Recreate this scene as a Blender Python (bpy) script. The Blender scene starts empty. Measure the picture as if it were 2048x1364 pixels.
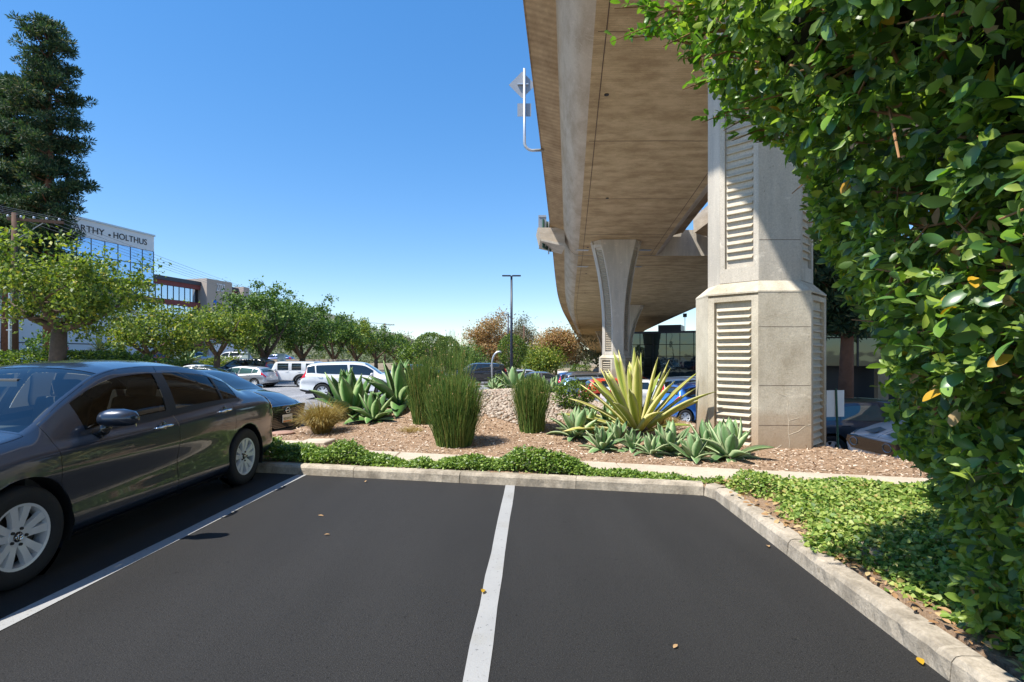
import bpy, bmesh, math, random
import numpy as np
from mathutils import Vector, Matrix, Euler

random.seed(7); RNG = np.random.default_rng(7)
S = bpy.context.scene
COL = S.collection
R = math.radians
# ---------------------------------------------------------------- camera, sky, sun, exposure
FPX, CX, CY, EYE = 1055.0, 1024.0, 712.0, 1.47
cd = bpy.data.cameras.new('camera'); cam = bpy.data.objects.new('camera', cd); COL.objects.link(cam)
cd.sensor_width = 36; cd.lens = 36 * FPX / 2048; cd.shift_y = 30 / 2048; cd.clip_end = 6000; cd.clip_start = .05
cam.location = (0, 0, EYE); cam.rotation_euler = (R(90), 0, 0); S.camera = cam
SUNV = Vector((-.52, -.30, 1.0)).normalized()
wd = bpy.data.worlds.new('World'); S.world = wd; wd.use_nodes = True
nt = wd.node_tree; bgn = nt.nodes['Background']
sky = nt.nodes.new('ShaderNodeTexSky'); sky.sky_type = 'NISHITA'; sky.sun_disc = False
sky.sun_elevation = math.asin(SUNV.z); sky.sun_rotation = math.atan2(SUNV.x, SUNV.y)
sky.air_density = 1.0; sky.dust_density = .05; sky.ozone_density = 4.0; sky.altitude = 300
hsv = nt.nodes.new('ShaderNodeHueSaturation'); hsv.inputs['Saturation'].default_value = 1.62; hsv.inputs['Value'].default_value = .76; hsv.inputs['Hue'].default_value = .507; gam = nt.nodes.new('ShaderNodeGamma'); gam.inputs[1].default_value = .62; nt.links.new(sky.outputs[0], gam.inputs[0]); nt.links.new(gam.outputs[0], hsv.inputs['Color']); nt.links.new(hsv.outputs[0], bgn.inputs[0]); bgn.inputs[1].default_value = .15
sl = bpy.data.lights.new('sun', 'SUN'); sl.energy = 2.35; sl.angle = R(.53); sl.color = (1, .955, .88)
so = bpy.data.objects.new('sun', sl); COL.objects.link(so); so.rotation_euler = (-SUNV).to_track_quat('-Z', 'Y').to_euler()
S.view_settings.view_transform = 'Standard'; S.view_settings.look = 'None'; S.view_settings.gamma = 1
S.view_settings.exposure = 1.75

# ---------------------------------------------------------------- helpers
def at(px, py, D): return Vector(((px - CX) / FPX * D, D, EYE - (py - CY) / FPX * D))
def XD(px, D): return (px - CX) / FPX * D
def ss(a, b, x):
    t = np.clip((np.asarray(x, float) - a) / (b - a), 0, 1); return t * t * (3 - 2 * t)

def tag(o, label=None, cat=None, group=None, kind=None):
    if label: o['label'] = label
    if cat: o['category'] = cat
    if group: o['group'] = group
    if kind: o['kind'] = kind
    return o
def obj(name, me, mats=None, parent=None, smooth=None):
    o = bpy.data.objects.new(name, me); COL.objects.link(o)
    if mats is not None and me is not None and not me.materials:
        for m in (mats if isinstance(mats, (list, tuple)) else [mats]): me.materials.append(m)
    if parent: o.parent = parent
    if smooth is not None: me.polygons.foreach_set('use_smooth', [smooth] * len(me.polygons))
    return o
def empty(name, loc=(0, 0, 0), rz=0, label=None, cat=None, group=None):
    o = bpy.data.objects.new(name, None); COL.objects.link(o); o.location = loc; o.rotation_euler = (0, 0, rz)
    o.empty_display_size = .1
    return tag(o, label, cat, group)
def npmesh(name, V, Fs, smooth=False):
    me = bpy.data.meshes.new(name); V = np.asarray(V, np.float32)
    if not isinstance(Fs, list): Fs = [Fs]
    Fs = [np.asarray(f, np.int32) for f in Fs if len(f)]
    me.vertices.add(len(V)); me.vertices.foreach_set('co', V.ravel())
    nl = sum(f.size for f in Fs); me.loops.add(nl)
    me.loops.foreach_set('vertex_index', np.concatenate([f.ravel() for f in Fs]))
    st = []; k = 0
    for f in Fs:
        st.append(k + np.arange(len(f)) * f.shape[1]); k += f.size
    st = np.concatenate(st); me.polygons.add(len(st)); me.polygons.foreach_set('loop_start', st.astype(np.int32))
    if smooth: me.polygons.foreach_set('use_smooth', np.ones(len(st), bool))
    me.update(calc_edges=True); return me

class MB:
    def __init__(s): s.v = []; s.f = []
    def add(s, v, f):
        n = len(s.v); s.v += [tuple(p) for p in v]; s.f += [tuple(i + n for i in q) for q in f]; return s
    def box(s, c, d, rz=0, rot=None):
        x, y, z = d[0] / 2, d[1] / 2, d[2] / 2
        M_ = rot if rot is not None else Matrix.Rotation(rz, 3, 'Z')
        P = [Vector(c) + M_ @ Vector((a, b, e)) for e in (-z, z) for a, b in ((-x, -y), (x, -y), (x, y), (-x, y))]
        return s.add(P, [(3, 2, 1, 0), (4, 5, 6, 7), (0, 1, 5, 4), (1, 2, 6, 5), (2, 3, 7, 6), (3, 0, 4, 7)])
    def bx(s, x0, x1, y0, y1, z0, z1): return s.box(((x0 + x1) / 2, (y0 + y1) / 2, (z0 + z1) / 2), (x1 - x0, y1 - y0, z1 - z0))
    def tube(s, pts, rad, n=8, cap=True):
        pts = [Vector(p) for p in pts]; m = len(pts)
        if not isinstance(rad, (list, tuple)): rad = [rad] * m
        V = []; prev = None
        for i, p in enumerate(pts):
            d = (pts[min(i + 1, m - 1)] - pts[max(i - 1, 0)]).normalized()
            a = prev if prev is not None else (Vector((0, 0, 1)) if abs(d.z) < .9 else Vector((1, 0, 0)))
            a = (a - d * a.dot(d)).normalized(); b = d.cross(a); prev = a
            V += [p + (a * math.cos(2 * math.pi * k / n) + b * math.sin(2 * math.pi * k / n)) * rad[i] for k in range(n)]
        F = [(i * n + k, i * n + (k + 1) % n, (i + 1) * n + (k + 1) % n, (i + 1) * n + k) for i in range(m - 1) for k in range(n)]
        if cap: F += [tuple(range(n))[::-1], tuple((m - 1) * n + k for k in range(n))]
        return s.add(V, F)
    def lathe(s, prof, n=32, axis='Z', c=(0, 0, 0)):
        V = []; m = len(prof)
        for r, h in prof:
            for k in range(n):
                a = 2 * math.pi * k / n; p = (r * math.cos(a), r * math.sin(a), h)
                if axis == 'Y': p = (p[0], p[2], p[1])
                V.append((p[0] + c[0], p[1] + c[1], p[2] + c[2]))
        F = [(i * n + k, i * n + (k + 1) % n, (i + 1) * n + (k + 1) % n, (i + 1) * n + k) for i in range(m - 1) for k in range(n)]
        return s.add(V, F)
    def prism(s, poly, ax0, ax1):        # poly: list of 3D points, extruded by vector ax1 from ax0
        n = len(poly); a = [Vector(p) + Vector(ax0) for p in poly]; b = [p + Vector(ax1) for p in a]
        return s.add(a + b, [tuple(range(n))[::-1], tuple(range(n, 2 * n))] + [(k, (k + 1) % n, n + (k + 1) % n, n + k) for k in range(n)])
    def mesh(s, name, smooth=False, angle=None):
        me = bpy.data.meshes.new(name); me.from_pydata([tuple(p) for p in s.v], [], s.f)
        bm = bmesh.new(); bm.from_mesh(me); bmesh.ops.recalc_face_normals(bm, faces=bm.faces)
        if angle is not None:
            for f in bm.faces: f.smooth = True
            for e in bm.edges:
                if len(e.link_faces) == 2 and e.calc_face_angle(0) > R(angle): e.smooth = False
        elif smooth:
            for f in bm.faces: f.smooth = True
        bm.to_mesh(me); bm.free(); return me
    def build(s, name, m, parent=None, smooth=False, angle=None): return obj(name, s.mesh(name, smooth, angle), m, parent)

def bevel_mesh(me, w, seg=1):
    bm = bmesh.new(); bm.from_mesh(me)
    bmesh.ops.bevel(bm, geom=[e for e in bm.edges if len(e.link_faces) == 2 and e.calc_face_angle(0) > .6], offset=w, segments=seg, affect='EDGES', profile=.6)
    bm.to_mesh(me); bm.free(); return me

def pch(pts):
    x = np.array([p[0] for p in pts], float); y = np.array([p[1] for p in pts], float)
    h = np.diff(x); d = np.diff(y) / h; m = np.zeros_like(x)
    m[1:-1] = np.where(d[:-1] * d[1:] > 0, 3 * (h[:-1] + h[1:]) / np.where(d[:-1] * d[1:] > 0, (2 * h[1:] + h[:-1]) / d[:-1] + (h[1:] + 2 * h[:-1]) / d[1:], 1), 0) if len(x) > 2 else 0
    m[0] = d[0]; m[-1] = d[-1]
    def f(t):
        t = np.clip(np.asarray(t, float), x[0], x[-1]); i = np.clip(np.searchsorted(x, t, 'right') - 1, 0, len(x) - 2)
        u = (t - x[i]) / h[i]
        return (2*u**3-3*u**2+1)*y[i] + (u**3-2*u**2+u)*h[i]*m[i] + (-2*u**3+3*u**2)*y[i+1] + (u**3-u**2)*h[i]*m[i+1]
    return f

# ---------------------------------------------------------------- materials
class G:      # tiny node-graph helper
    def __init__(s, name):
        s.m = bpy.data.materials.new(name); s.m.use_nodes = True; s.t = s.m.node_tree; s.n = s.t.nodes
        s.b = s.n['Principled BSDF']; s.out = s.n['Material Output']
    def N(s, t, **kw):
        n = s.n.new('ShaderNode' + t)
        for k, v in kw.items():
            if k.startswith('i_'): n.inputs[k[2:]].default_value = v
            else: setattr(n, k, v)
        return n
    def L(s, a, b): s.t.links.new(a, b)
    def pos(s): return s.N('NewGeometry').outputs['Position']
    def objc(s): return s.N('TexCoord').outputs['Object']
    def noise(s, scale, detail=4, rough=.55, vec=None, stretch=None):
        n = s.N('TexNoise'); n.inputs['Scale'].default_value = scale; n.inputs['Detail'].default_value = detail; n.inputs['Roughness'].default_value = rough
        v = vec if vec is not None else s.pos()
        if stretch:
            mp = s.N('Mapping'); mp.inputs['Scale'].default_value = stretch; s.L(v, mp.inputs[0]); v = mp.outputs[0]
        s.L(v, n.inputs['Vector']); return n.outputs['Fac']
    def ramp(s, fac, stops):
        r = s.N('ValToRGB'); e = r.color_ramp.elements
        while len(e) < len(stops): e.new(.5)
        for k, (p, c) in enumerate(stops): e[k].position = p; e[k].color = (*c, 1) if len(c) == 3 else c
        s.L(fac, r.inputs[0]); return r.outputs[0]
    def mix(s, fac, a, b, mode='MIX'):
        n = s.N('MixRGB'); n.blend_type = mode
        for i, v in ((0, fac), (1, a), (2, b)):
            if isinstance(v, (int, float)): n.inputs[i].default_value = v
            elif isinstance(v, (tuple, list)): n.inputs[i].default_value = (*v, 1)
            else: s.L(v, n.inputs[i])
        return n.outputs[0]
    def bump(s, h, strength, dist=.01):
        b = s.N('Bump'); b.inputs['Strength'].default_value = strength; b.inputs['Distance'].default_value = dist
        s.L(h, b.inputs['Height']); s.L(b.outputs[0], s.b.inputs['Normal']); return b
    def setp(s, **kw):
        for k, v in kw.items():
            i = s.b.inputs[k.replace('_', ' ')]
            if hasattr(v, 'is_linked') or hasattr(v, 'links'): s.L(v, i)
            else: i.default_value = (*v, 1) if isinstance(v, tuple) and len(v) == 3 else v
        return s

def simple(name, col, rough=.5, metal=0., var=.12, scale=6., bump=0., bscale=60., coat=0., spec=.5, emit=None):
    g = G(name); c = g.mix(g.noise(scale, 5), tuple(v * (1 - var) for v in col), tuple(min(1, v * (1 + var)) for v in col))
    g.setp(Base_Color=c, Roughness=rough, Metallic=metal, Coat_Weight=coat, Coat_Roughness=.03, Specular_IOR_Level=spec)
    if bump: g.bump(g.noise(bscale, 6), bump)
    return g.m

def leafmat(name, stops, rough=.42, trans=.3, spec=.5):
    g = G(name); gm = g.N('NewGeometry')
    c = g.ramp(gm.outputs['Random Per Island'], stops)
    c = g.mix(.35, c, g.mix(g.noise(2.2, 3), (.55, .6, .5), (1.35, 1.3, 1.2)), 'MULTIPLY')
    g.setp(Base_Color=c, Roughness=rough, Specular_IOR_Level=spec)
    tr = g.N('BsdfTranslucent'); g.L(g.mix(1, c, (1.25, 1.4, .55), 'MULTIPLY'), tr.inputs[0])
    mx = g.N('MixShader'); mx.inputs[0].default_value = trans; g.L(g.b.outputs[0], mx.inputs[1]); g.L(tr.outputs[0], mx.inputs[2])
    g.L(mx.outputs[0], g.out.inputs[0]); return g.m

def concrete(name, lo, hi, stain, stain_amt, form=None, bump=.35, streak=(1.2, 1.2, .35), splash=False):
    g = G(name); p = g.pos()
    base = g.mix(g.noise(.9, 8, .62, p), lo, hi)
    st = g.ramp(g.noise(1.6, 10, .68, p, streak), [(.40, (0, 0, 0)), (.62, (1, 1, 1))])
    base = g.mix(g.mix(1, st, (stain_amt,) * 3, 'MULTIPLY'), base, stain)
    scr = g.ramp(g.noise(5.5, 8, .7, p, (.4, 2.2, 1.0)), [(.60, (0, 0, 0)), (.66, (.35, .35, .35))]); base = g.mix(scr, base, tuple(min(1, v * 1.25) for v in hi))
    fine = g.ramp(g.noise(55, 4, .6, p), [(.3, (.82,) * 3), (.75, (1.12,) * 3)])
    base = g.mix(1, base, fine, 'MULTIPLY')
    pits = g.ramp(g.noise(16, 3, .5, p), [(.66, (1, 1, 1)), (.72, (.72, .7, .66))])
    base = g.mix(.7, base, pits, 'MULTIPLY')
    h = g.noise(30, 6, .65, p)
    if splash:      # earth splash stain, soaked up from the soil
        sx = g.N('SeparateXYZ'); g.L(p, sx.inputs[0]); ad = g.N('Math', operation='ADD'); nz = g.N('Math', operation='MULTIPLY'); nz.inputs[1].default_value = .5; g.L(g.noise(2.2, 5, .6, p), nz.inputs[0]); g.L(sx.outputs[2], ad.inputs[0]); g.L(nz.outputs[0], ad.inputs[1])
        base = g.mix(g.ramp(ad.outputs[0], [(.25, (.75,) * 3), (.8, (.45,) * 3), (.95, (0, 0, 0))]), base, (.33, .22, .13))
    if form:
        w = g.N('TexWave', wave_type='BANDS', bands_direction=form[0]); w.inputs['Scale'].default_value = form[1]; w.inputs['Distortion'].default_value = 1.2; w.inputs['Detail'].default_value = 3
        g.L(p, w.inputs['Vector']); base = g.mix(form[2], base, g.mix(w.outputs['Fac'], (.62, .58, .5), (1.15, 1.12, 1.08)), 'MULTIPLY')
    g.setp(Base_Color=base, Roughness=.88, Specular_IOR_Level=.25); g.bump(h, bump, .012); return g.m

MAT = {}
def asphalt(name, lo, hi):
    g = G(name); p = g.pos()
    c = g.mix(g.noise(.7, 6, .6, p), lo, hi)
    c = g.mix(g.ramp(g.noise(150, 3, .8, p), [(.5, (0, 0, 0)), (.72, (1, 1, 1))]), c, tuple(v * 3.2 for v in hi))
    c = g.mix(g.ramp(g.noise(60, 2, .6, p), [(.28, (1, 1, 1)), (.4, (0, 0, 0))]), c, tuple(v * .35 for v in lo))
    c = g.mix(g.ramp(g.noise(5.5, 3, .6, p), [(.735, (0, 0, 0)), (.75, (.8, .8, .8))]), c, tuple(v * .3 for v in lo))
    sp = g.ramp(g.noise(14, 2, .5, p), [(.70, (1, 1, 1)), (.76, (.3, .3, .3))]); c = g.mix(.6, c, sp, 'MULTIPLY')
    tr = g.ramp(g.noise(.35, 4, .55, p, (3.2, .5, 1)), [(.35, (.82,) * 3), (.7, (1.22,) * 3)]); c = g.mix(1, c, tr, 'MULTIPLY')
    g.setp(Base_Color=c, Roughness=.8, Specular_IOR_Level=.35); g.bump(g.noise(130, 5, .75, p), 1.0, .008); return g.m
MAT['asphalt'] = asphalt('asphalt', (.0138, .0134, .0130), (.0215, .0205, .0197))
MAT['oldasphalt'] = asphalt('old_asphalt', (.15, .152, .16), (.22, .22, .225))
g = G('line_paint'); p = g.pos()
c = g.mix(g.noise(3, 6, .6, p), (.28, .283, .285), (.37, .37, .36)); wear = g.ramp(g.noise(42, 5, .75, p), [(.30, (.06, .06, .06)), (.40, (1, 1, 1))])
c = g.mix(1, c, wear, 'MULTIPLY'); dirt = g.ramp(g.noise(1.7, 5, .6, p), [(.55, (1, 1, 1)), (.8, (.72, .66, .5))]); c = g.mix(.8, c, dirt, 'MULTIPLY')
g.setp(Base_Color=c, Roughness=.7); g.bump(g.noise(120, 5, .7, p), .5, .005); MAT['paint'] = g.m
MAT['kerb'] = concrete('kerb_concrete', (.40, .34, .26), (.55, .48, .38), (.19, .16, .12), .75, bump=.7, streak=(2.5, 2.5, 1.5))
MAT['walk'] = concrete('sidewalk_concrete', (.46, .39, .30), (.58, .50, .39), (.36, .29, .21), .4, bump=.3)
MAT['soffit'] = concrete('soffit_concrete', (.52, .38, .20), (.78, .61, .37), (.30, .195, .095), .6, form=('Y', 3.4, .22), streak=(.5, 1.1, .6))
MAT['wing'] = concrete('wing_concrete', (.42, .30, .17), (.62, .47, .30), (.22, .14, .075), .6, form=('Y', 1.1, .35), streak=(.6, .35, .6))
MAT['web'] = concrete('web_concrete', (.50, .42, .32), (.68, .60, .49), (.30, .22, .14), .5, streak=(.3, .3, 1.5))
MAT['pier'] = concrete('pier_concrete', (.56, .50, .41), (.70, .64, .54), (.36, .33, .28), .55, streak=(1.3, 1.3, .18))
MAT['plinth'] = concrete('plinth_concrete', (.54, .48, .37), (.70, .63, .50), (.30, .24, .16), .6, streak=(.8, .8, .5), splash=True)
MAT['louver'] = concrete('louver_concrete', (.52, .45, .34), (.68, .61, .48), (.36, .29, .2), .4)
g = G('mulch_soil'); p = g.pos()
c = g.ramp(g.noise(34, 6, .7, p), [(.28, (.13, .075, .045)), (.48, (.36, .25, .165)), (.66, (.50, .38, .27)), (.8, (.62, .52, .40))])
c = g.mix(.55, c, g.mix(g.noise(1.1, 4, .6, p), (.72, .6, .5), (1.25, 1.2, 1.15)), 'MULTIPLY')
g.setp(Base_Color=c, Roughness=.95, Specular_IOR_Level=.1); g.bump(g.noise(45, 6, .75, p), 1.0, .03); MAT['mulch'] = g.m
g = G('wood_chip'); gm = g.N('NewGeometry')
c = g.ramp(gm.outputs['Random Per Island'], [(0, (.22, .12, .07)), (.3, (.42, .29, .19)), (.6, (.54, .42, .31)), (.85, (.66, .57, .46)), (1, (.36, .22, .13))]); g.setp(Base_Color=c, Roughness=.9, Specular_IOR_Level=.1); MAT['chip'] = g.m
g = G('cobble_stone'); gm = g.N('NewGeometry')
c = g.ramp(gm.outputs['Random Per Island'], [(0, (.26, .20, .15)), (.4, (.38, .31, .24)), (.75, (.47, .40, .32)), (1, (.34, .23, .16))]); g.setp(Base_Color=c, Roughness=.85); g.bump(g.noise(50), .4); MAT['stone'] = g.m
MAT['ground'] = simple('dry_ground', (.24, .19, .12), .95, var=.4, scale=.5, bump=.4, bscale=3)
MAT['tyre'] = simple('tyre_rubber', (.02, .02, .021), .75, var=.3, scale=20, bump=.25, bscale=90)
MAT['alloy'] = simple('alloy_silver', (.76, .77, .78), .32, metal=.2, var=.05)
MAT['darkalloy'] = simple('brake_dark', (.045, .043, .04), .55, metal=.5)
MAT['black'] = simple('black_plastic', (.014, .014, .015), .55, var=.3, scale=30, bump=.15, bscale=200)
MAT['gloss'] = simple('gloss_black', (.012, .012, .013), .12, coat=1)
MAT['chrome'] = simple('chrome', (.82, .82, .83), .08, metal=1, var=.02)
MAT['redlamp'] = simple('red_lamp', (.55, .012, .015), .12, coat=1, var=.2, scale=25)
MAT['clearlamp'] = simple('clear_lamp', (.62, .64, .66), .1, metal=.6, coat=1, var=.25, scale=30)
MAT['plate'] = simple('plate', (.72, .70, .66), .45)
MAT['seat'] = simple('seat_fabric', (.22, .20, .18), .8)
MAT['dash'] = simple('dash_plastic', (.13, .13, .132), .6)
MAT['galv'] = simple('galvanised_steel', (.50, .52, .54), .42, metal=.7, var=.12)
MAT['signback'] = simple('sign_aluminium', (.27, .29, .32), .5, metal=.2, var=.08)
MAT['navy'] = simple('dark_blue_paint', (.02, .027, .05), .4)
MAT['bark'] = simple('bark', (.12, .085, .06), .95, var=.45, scale=7, bump=.9, bscale=18)
MAT['pinebark'] = simple('pine_bark', (.16, .075, .045), .95, var=.5, scale=5, bump=.9, bscale=9)
MAT['polewood'] = simple('pole_wood', (.10, .055, .035), .9, var=.4, scale=5, bump=.6, bscale=14)
MAT['twig'] = simple('twig_bark', (.30, .15, .06), .8, var=.4, scale=15)
MAT['whitewall'] = simple('white_render', (.80, .80, .80), .85, var=.05, scale=.5, bump=.1, bscale=20)
MAT['cream'] = simple('cream_render', (.44, .37, .31), .85, var=.08, scale=.8, bump=.15, bscale=15)
MAT['letter'] = simple('letter_black', (.02, .02, .024), .5)
MAT['white'] = simple('white_paint', (.8, .8, .8), .5, var=.03)
MAT['bluelogo'] = simple('blue_logo', (.03, .16, .55), .4)
MAT['green'] = simple('green_post', (.02, .09, .06), .5)
MAT['wire'] = simple('wire_grey', (.20, .20, .22), .5)
def car_paint(name, col, metal=.0, rough=.3, ior=1.5):
    g = G(name); fl = g.noise(900, 2, .5)
    c = g.mix(fl, tuple(v * .85 for v in col), tuple(min(1, v * 1.15) for v in col)) if metal > .2 else col
    d = g.noise(3, 5, .6); g.setp(Base_Color=c, Metallic=metal, Coat_Weight=1.0, Specular_IOR_Level=.5)
    g.setp(Roughness=rough, Coat_IOR=ior); g.L(g.ramp(d, [(.3, (.015,) * 3), (.8, (.05,) * 3)]), g.b.inputs['Coat Roughness']); return g.m
def glass_dark(name, col, rough=.02):
    g = G(name); g.setp(Base_Color=col, Roughness=rough, Specular_IOR_Level=.9, Coat_Weight=.6, Coat_Roughness=.01); return g.m
def glass_clear(name, tint, ior=1.62):
    g = G(name); tr = g.N('BsdfTransparent'); tr.inputs[0].default_value = (*tint, 1); gl = g.N('BsdfGlossy'); gl.inputs['Roughness'].default_value = .01
    fr = g.N('Fresnel'); fr.inputs[0].default_value = ior; mx = g.N('MixShader'); g.L(fr.outputs[0], mx.inputs[0]); g.L(tr.outputs[0], mx.inputs[1]); g.L(gl.outputs[0], mx.inputs[2]); g.L(mx.outputs[0], g.out.inputs[0]); return g.m
MAT['carglass'] = glass_dark('car_glass', (.012, .018, .02))
MAT['tealglass'] = glass_dark('teal_car_glass', (.05, .11, .11))
MAT['tint'] = glass_clear('tinted_glass', (.22, .235, .23), 1.42)
MAT['screen'] = glass_clear('windscreen_glass', (.72, .83, .82), 2.0)
def mirror_glass(name, col, metal, rough, wob):
    g = G(name); g.setp(Base_Color=col, Metallic=metal, Roughness=rough, Specular_IOR_Level=1.0); g.bump(g.noise(.55, 2), wob, .05); return g.m
MAT['blueglass'] = mirror_glass('reflective_blue_glass', (.40, .56, .76), .95, .02, .05)
MAT['greenglass'] = mirror_glass('dark_green_glass', (.07, .09, .085), .9, .03, .25)
MAT['paleglass'] = mirror_glass('pale_blue_glass', (.5, .6, .72), .85, .05, .03)
g = G('brick_red'); p = g.pos(); c = g.mix(g.noise(3, 6), (.17, .045, .045), (.26, .08, .075)); g.setp(Base_Color=c, Roughness=.9); MAT['brick'] = g.m
# foliage
MAT['hedge'] = leafmat('hedge_leaf', [(0, (.07, .13, .05)), (.3, (.14, .235, .055)), (.65, (.25, .37, .07)), (.88, (.37, .47, .085)), (.985, (.36, .49, .10)), (1, (.62, .33, .03))], .38, .45, .45)
MAT['hedgenew'] = leafmat('hedge_new_leaf', [(0, (.10, .22, .03)), (.6, (.18, .33, .04)), (1, (.28, .42, .07))], .35, .4)
MAT['yellowleaf'] = leafmat('yellow_leaf', [(0, (.55, .27, .01)), (1, (.62, .40, .03))], .5, .3)
MAT['dryleaf'] = leafmat('dry_leaf', [(0, (.30, .16, .07)), (.6, (.45, .28, .14)), (1, (.52, .40, .2))], .8, .15)
MAT['ivy'] = leafmat('ivy_leaf', [(0, (.07, .14, .03)), (.3, (.17, .28, .05)), (.7, (.34, .42, .095)), (.93, (.46, .51, .18)), (1, (.46, .33, .13))], .5, .28, .35)
MAT['shrub'] = leafmat('low_shrub_leaf', [(0, (.06, .12, .025)), (.4, (.15, .25, .045)), (.8, (.27, .38, .075)), (1, (.40, .49, .15))], .4, .3)
MAT['tree'] = leafmat('street_tree_leaf', [(0, (.04, .08, .018)), (.3, (.105, .165, .027)), (.65, (.21, .28, .04)), (.92, (.35, .39, .06)), (1, (.50, .38, .06))], .5, .35, .35)
MAT['treedk'] = leafmat('dark_tree_leaf', [(0, (.03, .075, .02)), (.45, (.075, .145, .03)), (.85, (.15, .24, .045)), (1, (.25, .33, .06))], .5, .3, .35)
MAT['pine'] = leafmat('pine_needle', [(0, (.016, .042, .026)), (.5, (.035, .075, .04)), (.85, (.08, .13, .055)), (1, (.18, .15, .07))], .6, .25, .3)
MAT['brown'] = leafmat('brown_tree_leaf', [(0, (.20, .11, .055)), (.4, (.36, .20, .09)), (.75, (.46, .29, .14)), (1, (.30, .27, .16))], .7, .3, .2)
MAT['grey'] = leafmat('grey_tree_leaf', [(0, (.10, .10, .08)), (.5, (.20, .19, .15)), (1, (.30, .26, .19))], .7, .3, .2)
MAT['topiary'] = leafmat('topiary_leaf', [(0, (.02, .05, .014)), (.5, (.07, .13, .02)), (1, (.25, .33, .04))], .45, .3, .4)
MAT['rush'] = leafmat('rush_stem', [(0, (.07, .14, .035)), (.4, (.13, .235, .05)), (.75, (.22, .32, .075)), (.93, (.36, .38, .10)), (1, (.52, .40, .16))], .5, .3, .3)
MAT['tangrass'] = leafmat('tan_grass', [(0, (.30, .19, .05)), (.4, (.46, .32, .08)), (.75, (.58, .46, .17)), (1, (.66, .58, .34))], .6, .3, .2)
MAT['hilltree'] = leafmat('hill_leaf', [(0, (.06, .09, .045)), (.5, (.12, .15, .075)), (1, (.2, .21, .11))], .7, .2, .2)
def agavemat(name, a, b, c):
    g = G(name); at_ = g.N('Attribute'); at_.attribute_name = 'lat'; oi = g.N('ObjectInfo')
    k = g.ramp(at_.outputs['Fac'], [(0, a), (.62, b), (.9, c), (1, c)])
    k = g.mix(1, k, g.mix(oi.outputs['Random'], (.72, .78, .72), (1.2, 1.15, 1.15)), 'MULTIPLY')
    k = g.mix(.3, k, g.mix(g.noise(9, 5, .6, g.objc(), (1, 8, 8)), (.7, .75, .7), (1.25, 1.2, 1.1)), 'MULTIPLY')
    g.setp(Base_Color=k, Roughness=.45, Specular_IOR_Level=.35)
    tr = g.N('BsdfTranslucent'); g.L(k, tr.inputs[0]); mx = g.N('MixShader'); mx.inputs[0].default_value = .15
    g.L(g.b.outputs[0], mx.inputs[1]); g.L(tr.outputs[0], mx.inputs[2]); g.L(mx.outputs[0], g.out.inputs[0]); return g.m
MAT['agave'] = agavemat('agave_leaf', (.12, .24, .085), (.20, .33, .14), (.50, .58, .33))
MAT['agavegreen'] = agavemat('green_agave_leaf', (.075, .185, .045), (.13, .26, .07), (.40, .50, .24))
MAT['furcraea'] = agavemat('variegated_leaf', (.24, .34, .06), (.50, .50, .10), (.80, .72, .34))
# ================================================================ SETTING: ground, lots, kerbs, beds
def gz(x, y):
    x = np.asarray(x, float); y = np.asarray(y, float)
    wl = -.27 * ss(7.4, 10.2, y) - .0155 * np.clip(y - 11, 0, 34)
    wr = -1.0 * ss(7.5, 10, y) - .012 * np.clip(y - 15, 0, 40)
    t = ss(-2, 4.5, x); z = (1 - t) * wl + t * wr
    return z + 1.25 * ss(-21.5, -27, x) * ss(15, 24, y) * (1 - .45 * ss(42, 60, y))
def Kf(x): return 5.54 - .21 * (x - 2.10)
def Sb(x): return 6.93 - .258 * x
def Sf(x): return Sb(x) - .56
XL = pch([(6.9, -4.6), (8.5, -4.62), (10.3, -4.6), (12.5, -4.3), (15.5, -3.0), (17, -1.7)])
XR = pch([(5.0, 5.3), (7, 5.15), (8.2, 4.6), (10, 3.8), (12, 2.9), (15, 2.0), (18, 1.2)])
def bump_h(x, y): return .56 * np.exp(-(((x + .25) / 2.7) ** 2 + ((y - 12.2) / 2.7) ** 2))
KX = pch([(-4, 1.86), (0, 1.93), (2.38, 1.975), (5.4, 2.08), (6, 2.1)])
def bed(x, y):
    x = np.asarray(x, float); y = np.asarray(y, float)
    z = .105 + bump_h(x, y) + .018 * np.sin(3.1 * x + 1.3 * y) * np.sin(2.3 * y - x)
    z = z - .5 * np.clip(x - XR(y), 0, None) - .55 * np.clip(y - 14.6, 0, None)
    asph = ((y < Kf(x) + .09) & (x < 2.14)) | ((y < 5.5) & (x < KX(y) + .085))
    z = np.where(y > 7.2, np.minimum(z, gz(x, y) + .10 + .5 * np.clip(x - XL(y) - .12, 0, 9)), z)
    left = (y > 6.9) & (x < XL(y) + .10)
    return np.where(asph | left, -1.6, np.maximum(z, -2.2))
def gridmesh(name, xs, ys, fz, m, smooth=True):
    X, Y = np.meshgrid(xs, ys); Z = fz(X, Y); V = np.stack([X, Y, Z], -1).reshape(-1, 3)
    nx, ny = len(xs), len(ys); i = np.arange((nx - 1) * (ny - 1)); r, c = i // (nx - 1), i % (nx - 1); a = r * nx + c
    return obj(name, npmesh(name, V, np.stack([a, a + 1, a + nx + 1, a + nx], 1), smooth), m)
far = np.concatenate([-np.geomspace(2500, 70, 14), np.linspace(-60, 60, 61), np.geomspace(70, 2500, 14)])
o = gridmesh('ground', far, np.concatenate([-np.geomspace(2500, 40, 12), np.linspace(-30, 120, 76), np.geomspace(130, 2500, 14)]), lambda x, y: gz(x, y) - .03 - .6 * ss(90, 200, np.abs(y)), MAT['ground']); tag(o, kind='structure')
lot = gridmesh('parking_lot', np.linspace(-8, 4, 61), np.linspace(-9, 16, 101), lambda x, y: gz(x, y) * 1.0 + .006 * np.sin(1.1 * x + .4 * y) * ss(9, 7, y) * 0, MAT['asphalt']); tag(lot, kind='structure')
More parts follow.
